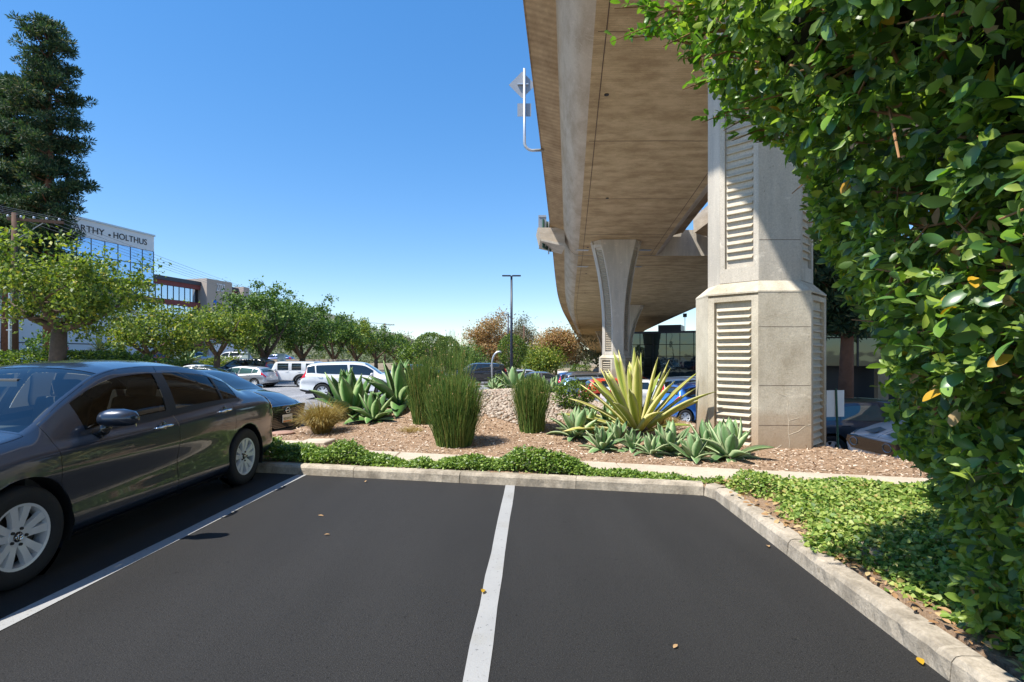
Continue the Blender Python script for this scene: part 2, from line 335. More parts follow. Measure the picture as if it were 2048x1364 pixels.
o = gridmesh('far_parking_lot', np.concatenate([np.linspace(-20.5, 4, 50), np.linspace(4.5, 45, 82)]), np.linspace(8.6, 78, 140), lambda x, y: gz(x, y) - .006 - .02 * ((y < 16.2) & (x > -8.2) & (x < 4.2)), MAT['oldasphalt']); tag(o, kind='structure')
o = gridmesh('access_road', np.linspace(-40, -8.0, 33), np.linspace(-20, 16, 30), lambda x, y: gz(x, y) - .004, MAT['oldasphalt']); tag(o, kind='structure')
# painted stall lines, children of the lot
def line(p0, p1, w, z=.004, par=lot, n=24, wob=.006):
    p0, p1 = Vector(p0), Vector(p1); d = (p1 - p0); t = Vector((-d.y, d.x)).normalized() * w / 2; V = []; F = []
    for k in range(n + 1):
        c = p0 + d * (k / n); a = c + t * (1 + random.uniform(-wob, wob) * 18); b = c - t * (1 + random.uniform(-wob, wob) * 18)
        V += [(a.x, a.y, float(gz(a.x, a.y)) + z), (b.x, b.y, float(gz(b.x, b.y)) + z)]
        if k: F.append((2 * k - 2, 2 * k - 1, 2 * k + 1, 2 * k))
    me = bpy.data.meshes.new('stall_line'); me.from_pydata(V, [], F); return obj('stall_line', me, MAT['paint'], par)
line((-.02, 6.02), (-.42, -4), .112); line((-2.60, 6.52), (-3.15, -4), .118); line((-5.3, 7.0), (-5.8, -4), .11)
# kerbs: separate cast segments
def kerb_run(name, pts, n_seg, h=.118, w=.165, rag=.009):
    root = empty(name, (0, 0, 0)); tag(root, kind='structure')
    P = [Vector(p) for p in pts]; L = [0]
    for a, b in zip(P, P[1:]): L.append(L[-1] + (b - a).length)
    def ev(s):
        for k in range(len(P) - 1):
            if s <= L[k + 1] or k == len(P) - 2:
                t = (s - L[k]) / (L[k + 1] - L[k]); d = (P[k + 1] - P[k]).normalized(); return P[k].lerp(P[k + 1], t), Vector((d.y, -d.x))
    tot = L[-1]; cuts = [0] + sorted(set(L[1:-1])) + [tot]
    segs = []
    for a, b in zip(cuts, cuts[1:]):
        k = max(1, round((b - a) / (tot / n_seg))); segs += [(a + (b - a) * i / k, a + (b - a) * (i + 1) / k) for i in range(k)]
    for a, b in segs:
        V = []; F = []; N = max(3, int((b - a) / .07)); dh = random.uniform(-.004, .004)
        prof = [(0, -.12), (.0, .0), (.008, h * .75), (.026, h - .006), (.05, h), (w - .02, h), (w, h - .015), (w, -.12)]
        for k in range(N + 1):
            s = a + .003 + (b - a - .006) * k / N; c, nn = ev(s - 1e-6 if k == N else s + 1e-6); zz = float(gz(c.x, c.y)) * (1 if c.y > 6.9 else 0) + dh
            rg = random.uniform(-rag, rag)
            V += [(c.x + nn.x * (q + (rg if j in (2, 3, 4) else 0)), c.y + nn.y * (q + (rg if j in (2, 3, 4) else 0)), z + zz + (rg * .5 if j == 3 else 0)) for j, (q, z) in enumerate(prof)]
        m = len(prof)
        for k in range(N): F += [(k * m + j, k * m + j + 1, k * m + m + j + 1, k * m + m + j) for j in range(m - 1)]
        F += [tuple(range(m))[::-1], tuple(N * m + j for j in range(m))]
        me = bpy.data.meshes.new('kerb_stone'); me.from_pydata(V, [], F); bm = bmesh.new(); bm.from_mesh(me); bmesh.ops.recalc_face_normals(bm, faces=bm.faces); bm.to_mesh(me); bm.free()
        obj('kerb_stone', me, MAT['kerb'], root)
    return root
kerb_run('kerb', [(1.86, -4), (1.93, 0), (1.975, 2.38), (2.08, 5.40), (2.02, 5.557), (-4.55, 6.937)], 11)
kerb_run('island_kerb', [(float(XL(y)), y) for y in (16, 13.5, 11.5, 10.3, 9.2, 8.2, 7.12)][::-1], 6)
o = gridmesh('planting_bed', np.linspace(-5.2, 7.6, 190), np.linspace(-4, 17.5, 300), bed, MAT['mulch']); tag(o, kind='structure')
# sidewalk slabs
sw = empty('sidewalk', (0, 0, 0)); tag(sw, kind='structure'); xs = [-4.4, -3.0, -1.55, -.1, 1.3, 2.7, 4.05, 5.6]
for a, b in zip(xs, xs[1:]):
    a += .006; b -= .006; m = MB(); zt = .137 + random.uniform(-.003, .003)
    q = [(a, Sf(a)), (b, Sf(b)), (b, Sb(b)), (a, Sb(a))]; m.add([(x, y, z) for z in (-.05, zt) for x, y in q], [(3, 2, 1, 0), (4, 5, 6, 7), (0, 1, 5, 4), (1, 2, 6, 5), (2, 3, 7, 6), (3, 0, 4, 7)])
    obj('paving_slab', bevel_mesh(m.mesh('paving_slab'), .008), MAT['walk'], sw)
# leaf scatter core
def oval(secs):
    V = [(0, 0, 0)]; F = []
    for x, w, z in secs: V += [(x, w, z + .28 * w), (x, 0, z), (x, -w, z + .28 * w)]
    V.append((1, 0, -.09)); F += [(0, 2, 1), (0, 3, 2)]
    for k in range(len(secs) - 1):
        a = 1 + 3 * k; F += [(a, a + 1, a + 4), (a, a + 4, a + 3), (a + 1, a + 2, a + 5), (a + 1, a + 5, a + 4)]
    a = 1 + 3 * (len(secs) - 1); e = len(V) - 1; F += [(a, a + 1, e), (a + 1, a + 2, e)]; return np.array(V, float), np.array(F)
T_OVAL = oval([(.18, .13, -.005), (.52, .25, .0), (.84, .17, -.04)])
T_LEAF = oval([(.06, .05, 0), (.2, .15, .01), (.38, .22, .015), (.56, .25, .01), (.74, .225, -.015), (.88, .15, -.05), (.96, .07, -.075)])
T_DIA = (np.array([(0, 0, 0), (.5, .3, .08), (1, 0, 0), (.5, -.3, .08)]), np.array([(0, 2, 1), (0, 3, 2)]))
T_IVY = (np.array([(0, 0, 0), (.2, .42, .05), (.55, .30, .0), (1, 0, -.06), (.55, -.30, 0), (.2, -.42, .05), (.4, 0, -.04)]), np.array([(0, 6, 1), (1, 6, 2), (2, 6, 3), (3, 6, 4), (4, 6, 5), (5, 6, 0)]))
T_BLADE = (np.array([(0, .5, 0), (0, -.5, 0), (.5, -.42, .02), (.5, .42, .02), (1, 0, -.05)]), np.array([(0, 1, 2), (0, 2, 3), (3, 2, 4)]))
def nrm(a): return a / np.maximum(np.linalg.norm(a, axis=-1, keepdims=True), 1e-9)
def scatter(P, D, N, Sz, T, wid=1.0):
    x = nrm(D); z = nrm(N - (N * x).sum(-1, keepdims=True) * x); y = np.cross(z, x); t, f = T; n = len(P)
    s = np.asarray(Sz, float).reshape(-1, 1, 1) * np.ones((n, 1, 1))
    V = P[:, None] + s * (t[None, :, 0:1] * x[:, None] + wid * t[None, :, 1:2] * y[:, None] + t[None, :, 2:3] * z[:, None])
    F = (np.arange(n)[:, None, None] * len(t) + f[None]).reshape(-1, 3)
    return V.reshape(-1, 3), F
def rdir(n): return nrm(RNG.normal(size=(n, 3)))
# mulch chips and cobbles lying on the bed
n = 26000; x = RNG.uniform(-4.4, 5.6, n); y = RNG.uniform(5.6, 11.5, n)
k = (y > Sb(x) + .02 - .12 * (RNG.random(n) < .04)) & (x > XL(np.clip(y, 6.9, 17)) + .15); x, y = x[k], y[k]
P = np.stack([x, y, bed(x, y) + .006], 1); d = rdir(len(x)); d[:, 2] *= .25; nn = np.array([0, 0, 1.]) + .5 * RNG.normal(size=(len(x), 3))
o = obj('mulch', npmesh('mulch', *scatter(P, d, nn, RNG.uniform(.02, .065, len(x)), T_BLADE, .32)), MAT['chip']); tag(o, 'shredded tan bark mulch covering the mounded planting bed', 'mulch', kind='stuff')
ico = np.array([(0, 0, 1), (.89, 0, .45), (.28, .85, .45), (-.72, .53, .45), (-.72, -.53, .45), (.28, -.85, .45), (.72, .53, -.45), (-.28, .85, -.45), (-.89, 0, -.45), (-.28, -.85, -.45), (.72, -.53, -.45), (0, 0, -1)])
icf = np.array([(0, 1, 2), (0, 2, 3), (0, 3, 4), (0, 4, 5), (0, 5, 1), (1, 6, 2), (2, 7, 3), (3, 8, 4), (4, 9, 5), (5, 10, 1), (6, 7, 2), (7, 8, 3), (8, 9, 4), (9, 10, 5), (10, 6, 1), (6, 11, 7), (7, 11, 8), (8, 11, 9), (9, 11, 10), (10, 11, 6)])
n = 11000; x = RNG.uniform(-2.2, 2.6, n); y = RNG.uniform(8.9, 14.2, n); k = (((x - .35) / 1.75) ** 2 + ((y - 11.7) / 2.4) ** 2 < 1 + .12 * np.sin(5 * x)); x, y = x[k], y[k]; n = len(x)
s = RNG.uniform(.02, .05, n)[:, None] * RNG.uniform(.6, 1.2, (n, 3)) * np.array([1, 1, .7]); V = ico[None] * (1 + .18 * RNG.normal(size=(n, 12, 1))) * s[:, None] + np.stack([x, y, bed(x, y) + .012], 1)[:, None]
o = obj('cobbles', npmesh('cobbles', V.reshape(-1, 3), (np.arange(n)[:, None, None] * 12 + icf).reshape(-1, 3), True), MAT['stone']); tag(o, 'pale river cobbles spread over the crown of the planted mound', 'cobbles', kind='stuff')

# ================================================================ ELEVATED ROADWAY
def loft(name, secs, m, parent, closed=True, smooth=False, angle=None, caps=True):
    k = len(secs[0]); V = [p for s in secs for p in s]; F = []
    for i in range(len(secs) - 1):
        for j in range(k if closed else k - 1): F.append((i * k + j, i * k + (j + 1) % k, (i + 1) * k + (j + 1) % k, (i + 1) * k + j))
    if closed and caps: F += [tuple(range(k))[::-1], tuple((len(secs) - 1) * k + j for j in range(k))]
    b = MB(); b.add(V, F); return b.build(name, m, parent, smooth, angle)
def zs(y): return 10.72 - .055 * y if y < 150 else 10.72 - .055 * 150 - .03 * (y - 150)
def deck(name, rows, label, parts=('soffit', 'side_web', 'underside_wing', 'parapet')):
    # rows: (y, xl, xr) soffit edges
    root = empty(name, (rows[0][1], rows[0][0], 0)); tag(root, label, 'bridge'); off = Vector(root.location)
    N = []; ys = [r[0] for r in rows]; fl = pch([(r[0], r[1]) for r in rows]); fr = pch([(r[0], r[2]) for r in rows])
    yy = np.unique(np.concatenate([np.arange(ys[0], ys[-1], 2.5), [ys[-1]]]))
    def P(x, y, z): return (x - off.x, y - off.y, z)
    so_, wl, wr, gl, gr, pl, pr_, tp = [], [], [], [], [], [], [], []
    grooveL, grooveR = [], []
    for y in yy:
        y = float(y); a, b, z = float(fl(y)), float(fr(y)), zs(y)
        so_.append([P(a + (b - a) * t, y, z) for t in np.linspace(0, 1, 7)])
        cur = lambda x0, sg: [P(x0, y, z), P(x0 + sg * .22, y, z + .07), P(x0 + sg * .48, y, z + .27), P(x0 + sg * .72, y, z + .62), P(x0 + sg * .9, y, z + 1.0), P(x0 + sg * 1.02, y, z + 1.34)]
        wl.append(cur(a, -1)); wr.append(cur(b, 1))
        gl.append([P(a - 1.02, y, z + 1.34), P(a - 1.9, y, z + 1.6), P(a - 1.95, y, z + 1.56)]); gr.append([P(b + 1.02, y, z + 1.34), P(b + 1.9, y, z + 1.6), P(b + 1.95, y, z + 1.56)])
        for L_, x0, sg in ((pl, a, -1), (pr_, b, 1)):
            L_.append([P(x0 + sg * 1.95, y, z + 1.56), P(x0 + sg * 2.0, y, z + 2.68), P(x0 + sg * 1.8, y, z + 2.68), P(x0 + sg * 1.62, y, z + 1.86)])
        tp.append([P(a - 1.62, y, z + 1.86), P(b + 1.62, y, z + 1.86)])
        grooveL.append(Vector(P(a + .32, y, z - .004))); grooveR.append(Vector(P(b - .32, y, z - .004)))
    loft('soffit', so_, MAT['soffit'], root, False); loft('side_web', wl, MAT['web'], root, False, True); loft('side_web', wr, MAT['web'], root, False, True)
    loft('underside_wing', gl, MAT['wing'], root, False); loft('underside_wing', gr, MAT['wing'], root, False)
    loft('parapet', pl, MAT['web'], root, True); loft('parapet', pr_, MAT['web'], root, True); loft('road_surface', tp, MAT['oldasphalt'], root, False)
    for gpts in (grooveL, grooveR):
        b = MB(); b.tube(gpts, .014, 4); b.build('drip_groove', MAT['bark'], root)
    for y in np.arange(ys[0] + 3, min(ys[-1], 100), 6.2):      # formwork panel joints across the soffit
        a, b_ = float(fl(y)), float(fr(y)); b = MB(); b.tube([P(a + .1, y, zs(y) - .002), P((a + b_) / 2, y + random.uniform(-.05, .05), zs(y) - .002), P(b_ - .1, y, zs(y) - .002)], .010, 4); b.build('form_joint', MAT['bark'], root)
    for y in np.arange(ys[0] + 6, min(ys[-1], 60), 9.3):      # drain outlets
        a, b_ = float(fl(y)), float(fr(y)); b = MB(); q = P(a + .9 + .4 * math.sin(y), y, zs(y)); b.lathe([(.0001, -.012), (.05, -.012), (.075, -.02), (.08, .01)], 12, 'Z', q); b.build('drain_outlet', MAT['black'], root)
    for e in (0, -1):     # end diaphragms
        v = so_[e] + wr[e][1:] + gr[e][1:] + pr_[e][1:3] + [tp[e][1], tp[e][0]] + pl[e][1:3][::-1] + gl[e][1:][::-1] + wl[e][1:][::-1]
        b = MB(); b.add(v, [tuple(range(len(v)))]); b.build('end_wall', MAT['pier'], root)
    return root
main = deck('elevated_roadway', [(-45, -2.2, 3.4), (-20, -.7, 4.9), (0, .78, 6.45), (14.1, 2.18, 7.9), (24.4, 3.3, 9.0), (33, 4.22, 9.75), (37.6, 4.72, 10.2)], 'curving concrete elevated roadway passing overhead with stained brown underside')
# wide merged deck and the second ramp that joins it
wide = deck('merged_roadway', [(37.75, 4.74, 21.5), (54, 6.4, 21.8), (63, 7.4, 21.9), (76, 9.2, 22.1), (89, 11.4, 22.5), (104, 14.0, 24), (120, 17, 26.5), (143, 21.5, 31), (170, 27.5, 37), (200, 35, 45)], 'wide concrete roadway beyond the joint, curving away and down to the right')
ramp = deck('joining_ramp', [(-30, 24, 31), (0, 19, 26), (18, 15.8, 22.6), (37.6, 14.9, 21.3)], 'second concrete ramp joining from the right behind the near pier')
rl = empty('ramp_railing', (12.9, 37, zs(37) + 2.7)); tag(rl, 'metal railing on top of the parapet of the joining ramp', 'railing'); frx = pch([(0, 19), (18, 15.8), (37.6, 14.9)])
for y in np.arange(14, 37.5, 1.6):
    b = MB(); xx = float(frx(y)) - 1.9 - 12.9; b.tube([(xx, y - 37, zs(y) - zs(37) - .08), (xx, y - 37, zs(y) - zs(37) + .95)], .05, 6); b.build('post', MAT['galv'], rl)
for h in (.35, .65, .95):
    b = MB(); b.tube([(float(frx(y)) - 1.9 - 12.9, y - 37, zs(y) - zs(37) + h) for y in np.arange(14, 37.6, 1.5)], .04, 6); b.build('rail', MAT['galv'], rl)
# rough joint blocks, corbel, patches on the soffit
cb = empty('deck_corbel', (2.9, 37.2, zs(37) + .6)); tag(cb, 'triangular concrete corbel bracket under the roadway edge at the joint', 'bracket')
b = MB(); b.prism([(-1.15, 0, .95), (.7, 0, .95), (.7, 0, -.15), (-.95, 0, .15)], (0, -1.2, 0), (0, 2.4, 0)); b.build('block', MAT['web'], cb)
b = MB(); b.prism([(-.9, 0, .13), (.72, 0, -.17), (.72, 0, -.36), (-.95, 0, .02)], (0, -1.35, 0), (0, 2.7, 0)); b.build('ledge', MAT['pier'], cb)
for px, py in ((1165, 500), (1290, 500), (1165, 533), (1272, 533)):
    D = 9759 / ((712 - py) + 58); c = at(px, py, D); b = MB(); b.box((0, 0, -.006), (.85, .5, .012), .1); o = b.build('patch_plate', MAT['galv'], None); o.location = (c.x, c.y, zs(c.y) - .004)
    tag(o, {1165: 'grey steel patch plate on the soffit left of the far pier', 1290: 'grey steel patch plate on the soffit right of the far pier', 1272: 'grey steel patch plate right of the far pier beyond the joint'}[px] + (' beyond the joint' if (px, py) == (1165, 533) else ''), 'patch plate', 'patch plates on the soffit')

# ---- piers
def pier(name, label, c, zb, zp, zt, W, Dp, ch, nl_low, nl_up, flare, z_flare, step, sep, wtop=None):
    """octagonal pier: plinth + fluted column flaring to the soffit; chamfer facets hold louvre panels"""
    root = empty(name, (c[0], c[1], zb)); tag(root, label, 'bridge pier'); H = zt - zb; hp = zp - zb
    def ring(w, d, q, z, rec=0.0):
        a, b_ = w / 2, d / 2
        k = q + rec
        return [Vector(p) for p in ((-a + q, -b_, z), (a - q, -b_, z), (a, -b_ + q, z), (a, b_ - q, z), (a - q, b_, z), (-a + q, b_, z), (-a, b_ - q, z), (-a, -b_ + q, z))]
    def rring(w, d, q, z, rec):      # front chamfers pushed in by rec
        r = ring(w, d, q, z); s = rec / math.sqrt(2)
        a, b_ = w / 2, d / 2
        fl = [Vector((-a + q, -b_, z)), Vector((-a + q, -b_ + .0, z))]
        e = .03
        L0, L1 = r[7], r[0]; R0, R1 = r[1], r[2]; nL = Vector((1, 1, 0)).normalized() * rec; nR = Vector((-1, 1, 0)).normalized() * rec
        dl = (L1 - L0); dr = (R1 - R0)
        return [r[0], r[1], R0 + dr * e + nR, R0 + dr * (1 - e) + nR, r[2], r[3], r[4], r[5], r[6], r[7], L0 + dl * e + nL, L0 + dl * (1 - e) + nL]
    rec = (.06 if sep else .13) * W / 1.88
    # plinth
    loft('plinth', [rring(W, Dp, ch, 0, rec), rring(W, Dp, ch, hp, rec)], MAT['plinth'], root)
    cw, cdp, cc = W * .79, Dp * .825, ch * .77
    hs = hp + .1 * W
    loft('plinth_cap', [ring(W * 1.004, Dp * 1.004, ch, hp - .001), ring(W * 1.004, Dp * 1.004, ch, hp + .012 * W), ring(cw * 1.0, cdp, cc, hs + .001 * W)], MAT['plinth'], root)
    def wz(z):
        t = max(0, (z - z_flare) / (H - z_flare)); return cw + flare * t ** 2.1
    zz = list(np.linspace(hs, H - .001, 26))
    loft('column', [rring(wz(z), cdp, cc, z, rec * .8) for z in zz], MAT['pier'], root)
    def panels(z0, z1, n, wf, d, q, rc, mname):
        for side in (-1, 1):
            def edge(z, t, out):      # point on the facet at height z, t in 0..1 from outer edge to front edge
                a, b_ = wf(z) / 2, d / 2; p0 = Vector((side * a, -b_ + q, z)); p1 = Vector((side * (a - q), -b_, z)); nn = Vector((side, -1, 0)).normalized()
                return p0.lerp(p1, t) + nn * out
            fr = .13
            for t0, t1 in ((0.002, fr), (1 - fr, .998)):        # stiles
                zs_ = [z0, z1] if wf(z0) == wf(z1) else list(np.linspace(z0, z1, 14))
                secs = [[edge(z, t0, -rc - .02), edge(z, t0, -.001), edge(z, t1, -.001), edge(z, t1 - .0, -rc - .02)] for z in zs_]
                loft('stile', secs, MAT['pier' if mname == 'column' else 'plinth'], root)
            gapz = (z1 - z0) * .03
            for a_, b_ in ((z0, z0 + gapz), (z1 - gapz, z1)):
                loft('rail', [[edge(z, fr, -rc - .02), edge(z, fr, -.002), edge(z, 1 - fr, -.002), edge(z, 1 - fr, -rc - .02)] for z in (a_, b_)], MAT['pier' if mname == 'column' else 'plinth'], root)
            zz0, zz1 = z0 + gapz * 1.6, z1 - gapz * 1.6; pt = (zz1 - zz0) / n; join = MB()
            for k in range(n):
                za = zz0 + k * pt; zb_ = za + pt * .10; zc = za + pt * .52; e0, e1 = fr + .02, 1 - fr - .02; jj = random.uniform(-.006, .006)
                v = []
                for e, ins in ((e0, .03), (e1, -.03)):
                    v += [edge(za, e, -rc - .01), edge(za + pt * .02, e + ins, -.012 + jj), edge(zb_, e + ins, -.012 + jj), edge(zc, e, -rc - .002)]
                f = [(0, 1, 2, 3)[::-1], (4, 5, 6, 7), (0, 4, 5, 1), (1, 5, 6, 2), (2, 6, 7, 3), (3, 7, 4, 0)]
                if sep: b = MB(); b.add(v, f); b.build('louver', MAT['louver'], root)
                else: join.add(v, f)
            if not sep: tag(join.build('louvers', MAT['louver'], root), kind='stuff')
    panels(.06 * hp, hp * .985, nl_low, lambda z: W, Dp, ch, rec, 'plinth')
    panels(hs + .01, H - .25, nl_up, wz, cdp, cc, rec * .8, 'column')
    for z in (hp * .23, hp * .46, hp * .8) if sep else ():      # formwork joints on the front face
        b = MB(); b.bx(-W / 2 + ch + .01, W / 2 - ch - .01, -Dp / 2 - .0015, -Dp / 2 + .01, z - .003, z + .003); b.build('form_joint', MAT['bark'], root)
    if sep:
        for z in (hs + .62, hs + 2.6): b = MB(); b.bx(-cw / 2 + cc + .01, cw / 2 - cc - .01, -cdp / 2 - .0015, -cdp / 2 + .01, z - .004, z + .004); b.build('form_joint', MAT['bark'], root)
    return root
pier('bridge_pier', 'near octagonal concrete pier with louvered panels, rising out of frame beside hedge', (4.05, 8.65), -.15, 2.42, zs(8.65) + .02, 1.88, 1.64, .547, 20, 56, 1.9, 6.3, .1, True)
pier('bridge_pier', 'middle concrete pier flaring up to the roadway behind the variegated plant', (6.72, 34.2), -1.3, 1.33, zs(34.2) + .02, 2.05, 1.9, .6, 16, 58, 1.6, 4.2, .1, False)
pier('bridge_pier', 'farther flared pier half hidden behind the middle pier', (12.9, 61.5), -1.6, .9, zs(61.5) + .02, 2.6, 2.1, .7, 14, 40, 2.9, 3.4, .1, False)
pier('bridge_pier', 'most distant flared pier under the descending roadway', (16.6, 91), -1.7, .2, zs(91) + .02, 2.6, 2.1, .7, 12, 34, 2.5, 2.8, .1, False)
# pale leached cracks on the near pier
ck = [o_ for o_ in bpy.data.objects if o_.name == 'bridge_pier'][0]; yf = -1.64 / 2 - .002
for pts in ([(.02, 1.02), (.05, .95), (.03, .8), (.06, .66), (.05, .5), (.07, .36), (.06, .2), (.09, .05)], [(.02, 1.02), (-.08, 1.06), (-.14, 1.12)], [(.06, .45), (.2, .5), (.3, .58), (.38, .6)], [(.06, .66), (.2, .7)], [(-.36, .12), (-.2, .2), (-.05, .3)]):
    b = MB(); b.tube([(x_, yf + .002, z_) for x_, z_ in pts], .0035, 4); b.build('leached_crack', MAT['louver'], ck)
# signs fixed to the roadway edge
sg = empty('warning_sign', (1.3, 24.2, 10.9)); tag(sg, 'back of diamond and small square signs on bent steel pole at roadway edge', 'road sign')
b = MB(); pts = [(.15, 0, .02)] + [(-.62 + .45 * (1 - math.cos(t)) * 0 - .0 + .45 * math.sin(t) * 0, 0, 0) for t in ()] + [(-.35, 0, 0)] + [(-.35 - .38 * math.sin(t), 0, .38 - .38 * math.cos(t)) for t in np.linspace(.2, math.pi / 2, 7)] + [(-.73, 0, 3.75)]
b.tube(pts, .065, 10); b.build('pole', MAT['galv'], sg, True)
b = MB(); q = .62; b.prism([(-.73 - q - .1, -.0, 3.05), (-.83, 0, 3.05 - q), (-.83 + q, 0, 3.05), (-.83, 0, 3.05 + q)], (0, .085, 0), (0, .012, 0)); b.build('diamond_plate', MAT['signback'], sg)
b = MB(); b.bx(-1.05, -.42, .085, .097, 1.6, 2.2); b.build('square_plate', MAT['signback'], sg)
b = MB(); b.bx(-1.05, -.55, -.02, .08, 3.03, 3.08); b.build('bracket', MAT['galv'], sg)
s2 = empty('small_sign', (at(1084, 446, 36.6).x, 36.6, at(1084, 446, 36.6).z)); tag(s2, 'back of a small framed rectangular sign on the roadway edge above the corbel', 'road sign')
b = MB(); b.bx(-.25, .3, 0, .02, -.55, .55); b.build('plate', MAT['signback'], s2)
b = MB(); b.bx(-.22, .3, -.05, -.002, -.5, -.45); b.bx(-.22, .3, -.05, -.002, .42, .47); b.build('frame', MAT['galv'], s2); b = MB(); b.tube([(.25, .06, -1.6), (.25, .06, .5)], .05, 6); b.build('pole', MAT['galv'], s2)
gs = empty('green_sign', (at(1094, 465, 37).x, 37.1, at(1094, 465, 37).z)); tag(gs, 'green sign panel seen edge-on at the roadway edge beside the corbel', 'road sign')
b = MB(); b.box((0, 0, -.2), (.06, 1.6, 2.0), R(-25)); b.build('panel', MAT['green'], gs); b = MB(); b.tube([(.12, 0, -1.5), (.12, 0, .8)], .05, 6); b.build('pole', MAT['galv'], gs)
# ================================================================ CARS
def lin(a, b, n): return list(np.linspace(a, b, n, endpoint=False))
def wheel(parent, c, rad, tw, side, spokes=5, style='pair', detail=True, emblem=False, rimr=None):
    """wheel part with tyre, rim, hub sub-parts; axis along car y, outer face towards side"""
    w = empty('wheel', c); w.parent = parent; n = 48 if detail else 24; rr = rimr or rad * .66; o = side
    b = MB(); h = tw / 2
    b.lathe([(rr - .012, -h * .8), (rr + .01, -h * .96), (rad * .86, -h), (rad * .955, -h * .93), (rad, -h * .72), (rad, h * .72), (rad * .955, h * .93), (rad * .86, h), (rr + .018, h * .97), (rr + .003, h * .88), (rr - .012, h * .8)], n, 'Y'); b.build('tyre', MAT['tyre'], w, True)
    b = MB(); b.lathe([(rr, -h * .8), (rr - .02, -h * .4), (rr - .025, h * .5), (rr - .018, h * .82), (rr, h * .86)] if o > 0 else [(rr, h * .8), (rr - .02, h * .4), (rr - .025, -h * .5), (rr - .018, -h * .82), (rr, -h * .86)], n, 'Y')
    def sp(a, w0, w1, r0, r1, y0, y1, tk):
        ca, sa = math.cos(a), math.sin(a); V = []
        for r, ww, y in ((r0, w0, y0), ((r0 + r1) / 2, (w0 + w1) / 2 * .9, (y0 + y1) / 2 + .004), (r1, w1, y1)):
            for q, yy in ((-ww, y - tk), (-ww * .82, y), (ww * .82, y), (ww, y - tk)): V.append((r * ca - q * sa, o * yy, r * sa + q * ca))
        F = []
        for i in (0, 4): F += [(i, i + 1, i + 5, i + 4), (i + 1, i + 2, i + 6, i + 5), (i + 2, i + 3, i + 7, i + 6), (i + 3, i, i + 4, i + 7)]
        b.add(V, F)
    for k in range(spokes):
        a = 2 * math.pi * k / spokes + .35
        if style == 'pair':
            for da in (-.26, .26): sp(a + da * .95, .026 * rad / .32, .034 * rad / .32, .05, rr - .012, h * .62, h * .78, .03)
        else: sp(a, .05, .04, .04, rr - .01, h * .62, h * .76, .03)
    b.lathe([(.0001, o * h * .66), (.062, o * h * .66), (.075, o * h * .5), (.075, o * h * .2)], 24, 'Y')
    b.build('rim', MAT['alloy'], w, angle=35)
    b = MB(); b.lathe([(.0001, o * h * .1), (rr - .03, o * h * .1), (rr - .026, -o * h * .6)], 24, 'Y'); b.lathe([(.0001, o * h * .2), (rad * .42, o * h * .2), (rad * .42, o * h * .12)], 24, 'Y'); b.build('brake_disc', MAT['darkalloy'], w)
    if emblem:
        b = MB(); b.lathe([(.0001, o * h * .74), (.028, o * h * .735), (.033, o * h * .68)], 24, 'Y'); b.build('hub_cap', MAT['gloss'], w)
        b = MB()
        for rx, rz in ((.024, .018), (.009, .017), (.018, .008)):
            pts = [(rx * math.cos(t), o * (h * .745 + .002), rz * math.sin(t) + (.006 if rz < .01 else 0)) for t in np.linspace(0, 2 * math.pi, 20)]; b.tube(pts, .0022, 5)
        b.build('emblem', MAT['chrome'], w)
        for k in range(5):
            a = 2 * math.pi * k / 5 + .7; p = (.052 * math.cos(a), 0, .052 * math.sin(a)); b = MB(); b.lathe([(.0001, o * h * .78), (.009, o * h * .775), (.010, o * h * .6)], 10, 'Y', p); b.build('lug_nut', MAT['darkalloy'], w)
    return w

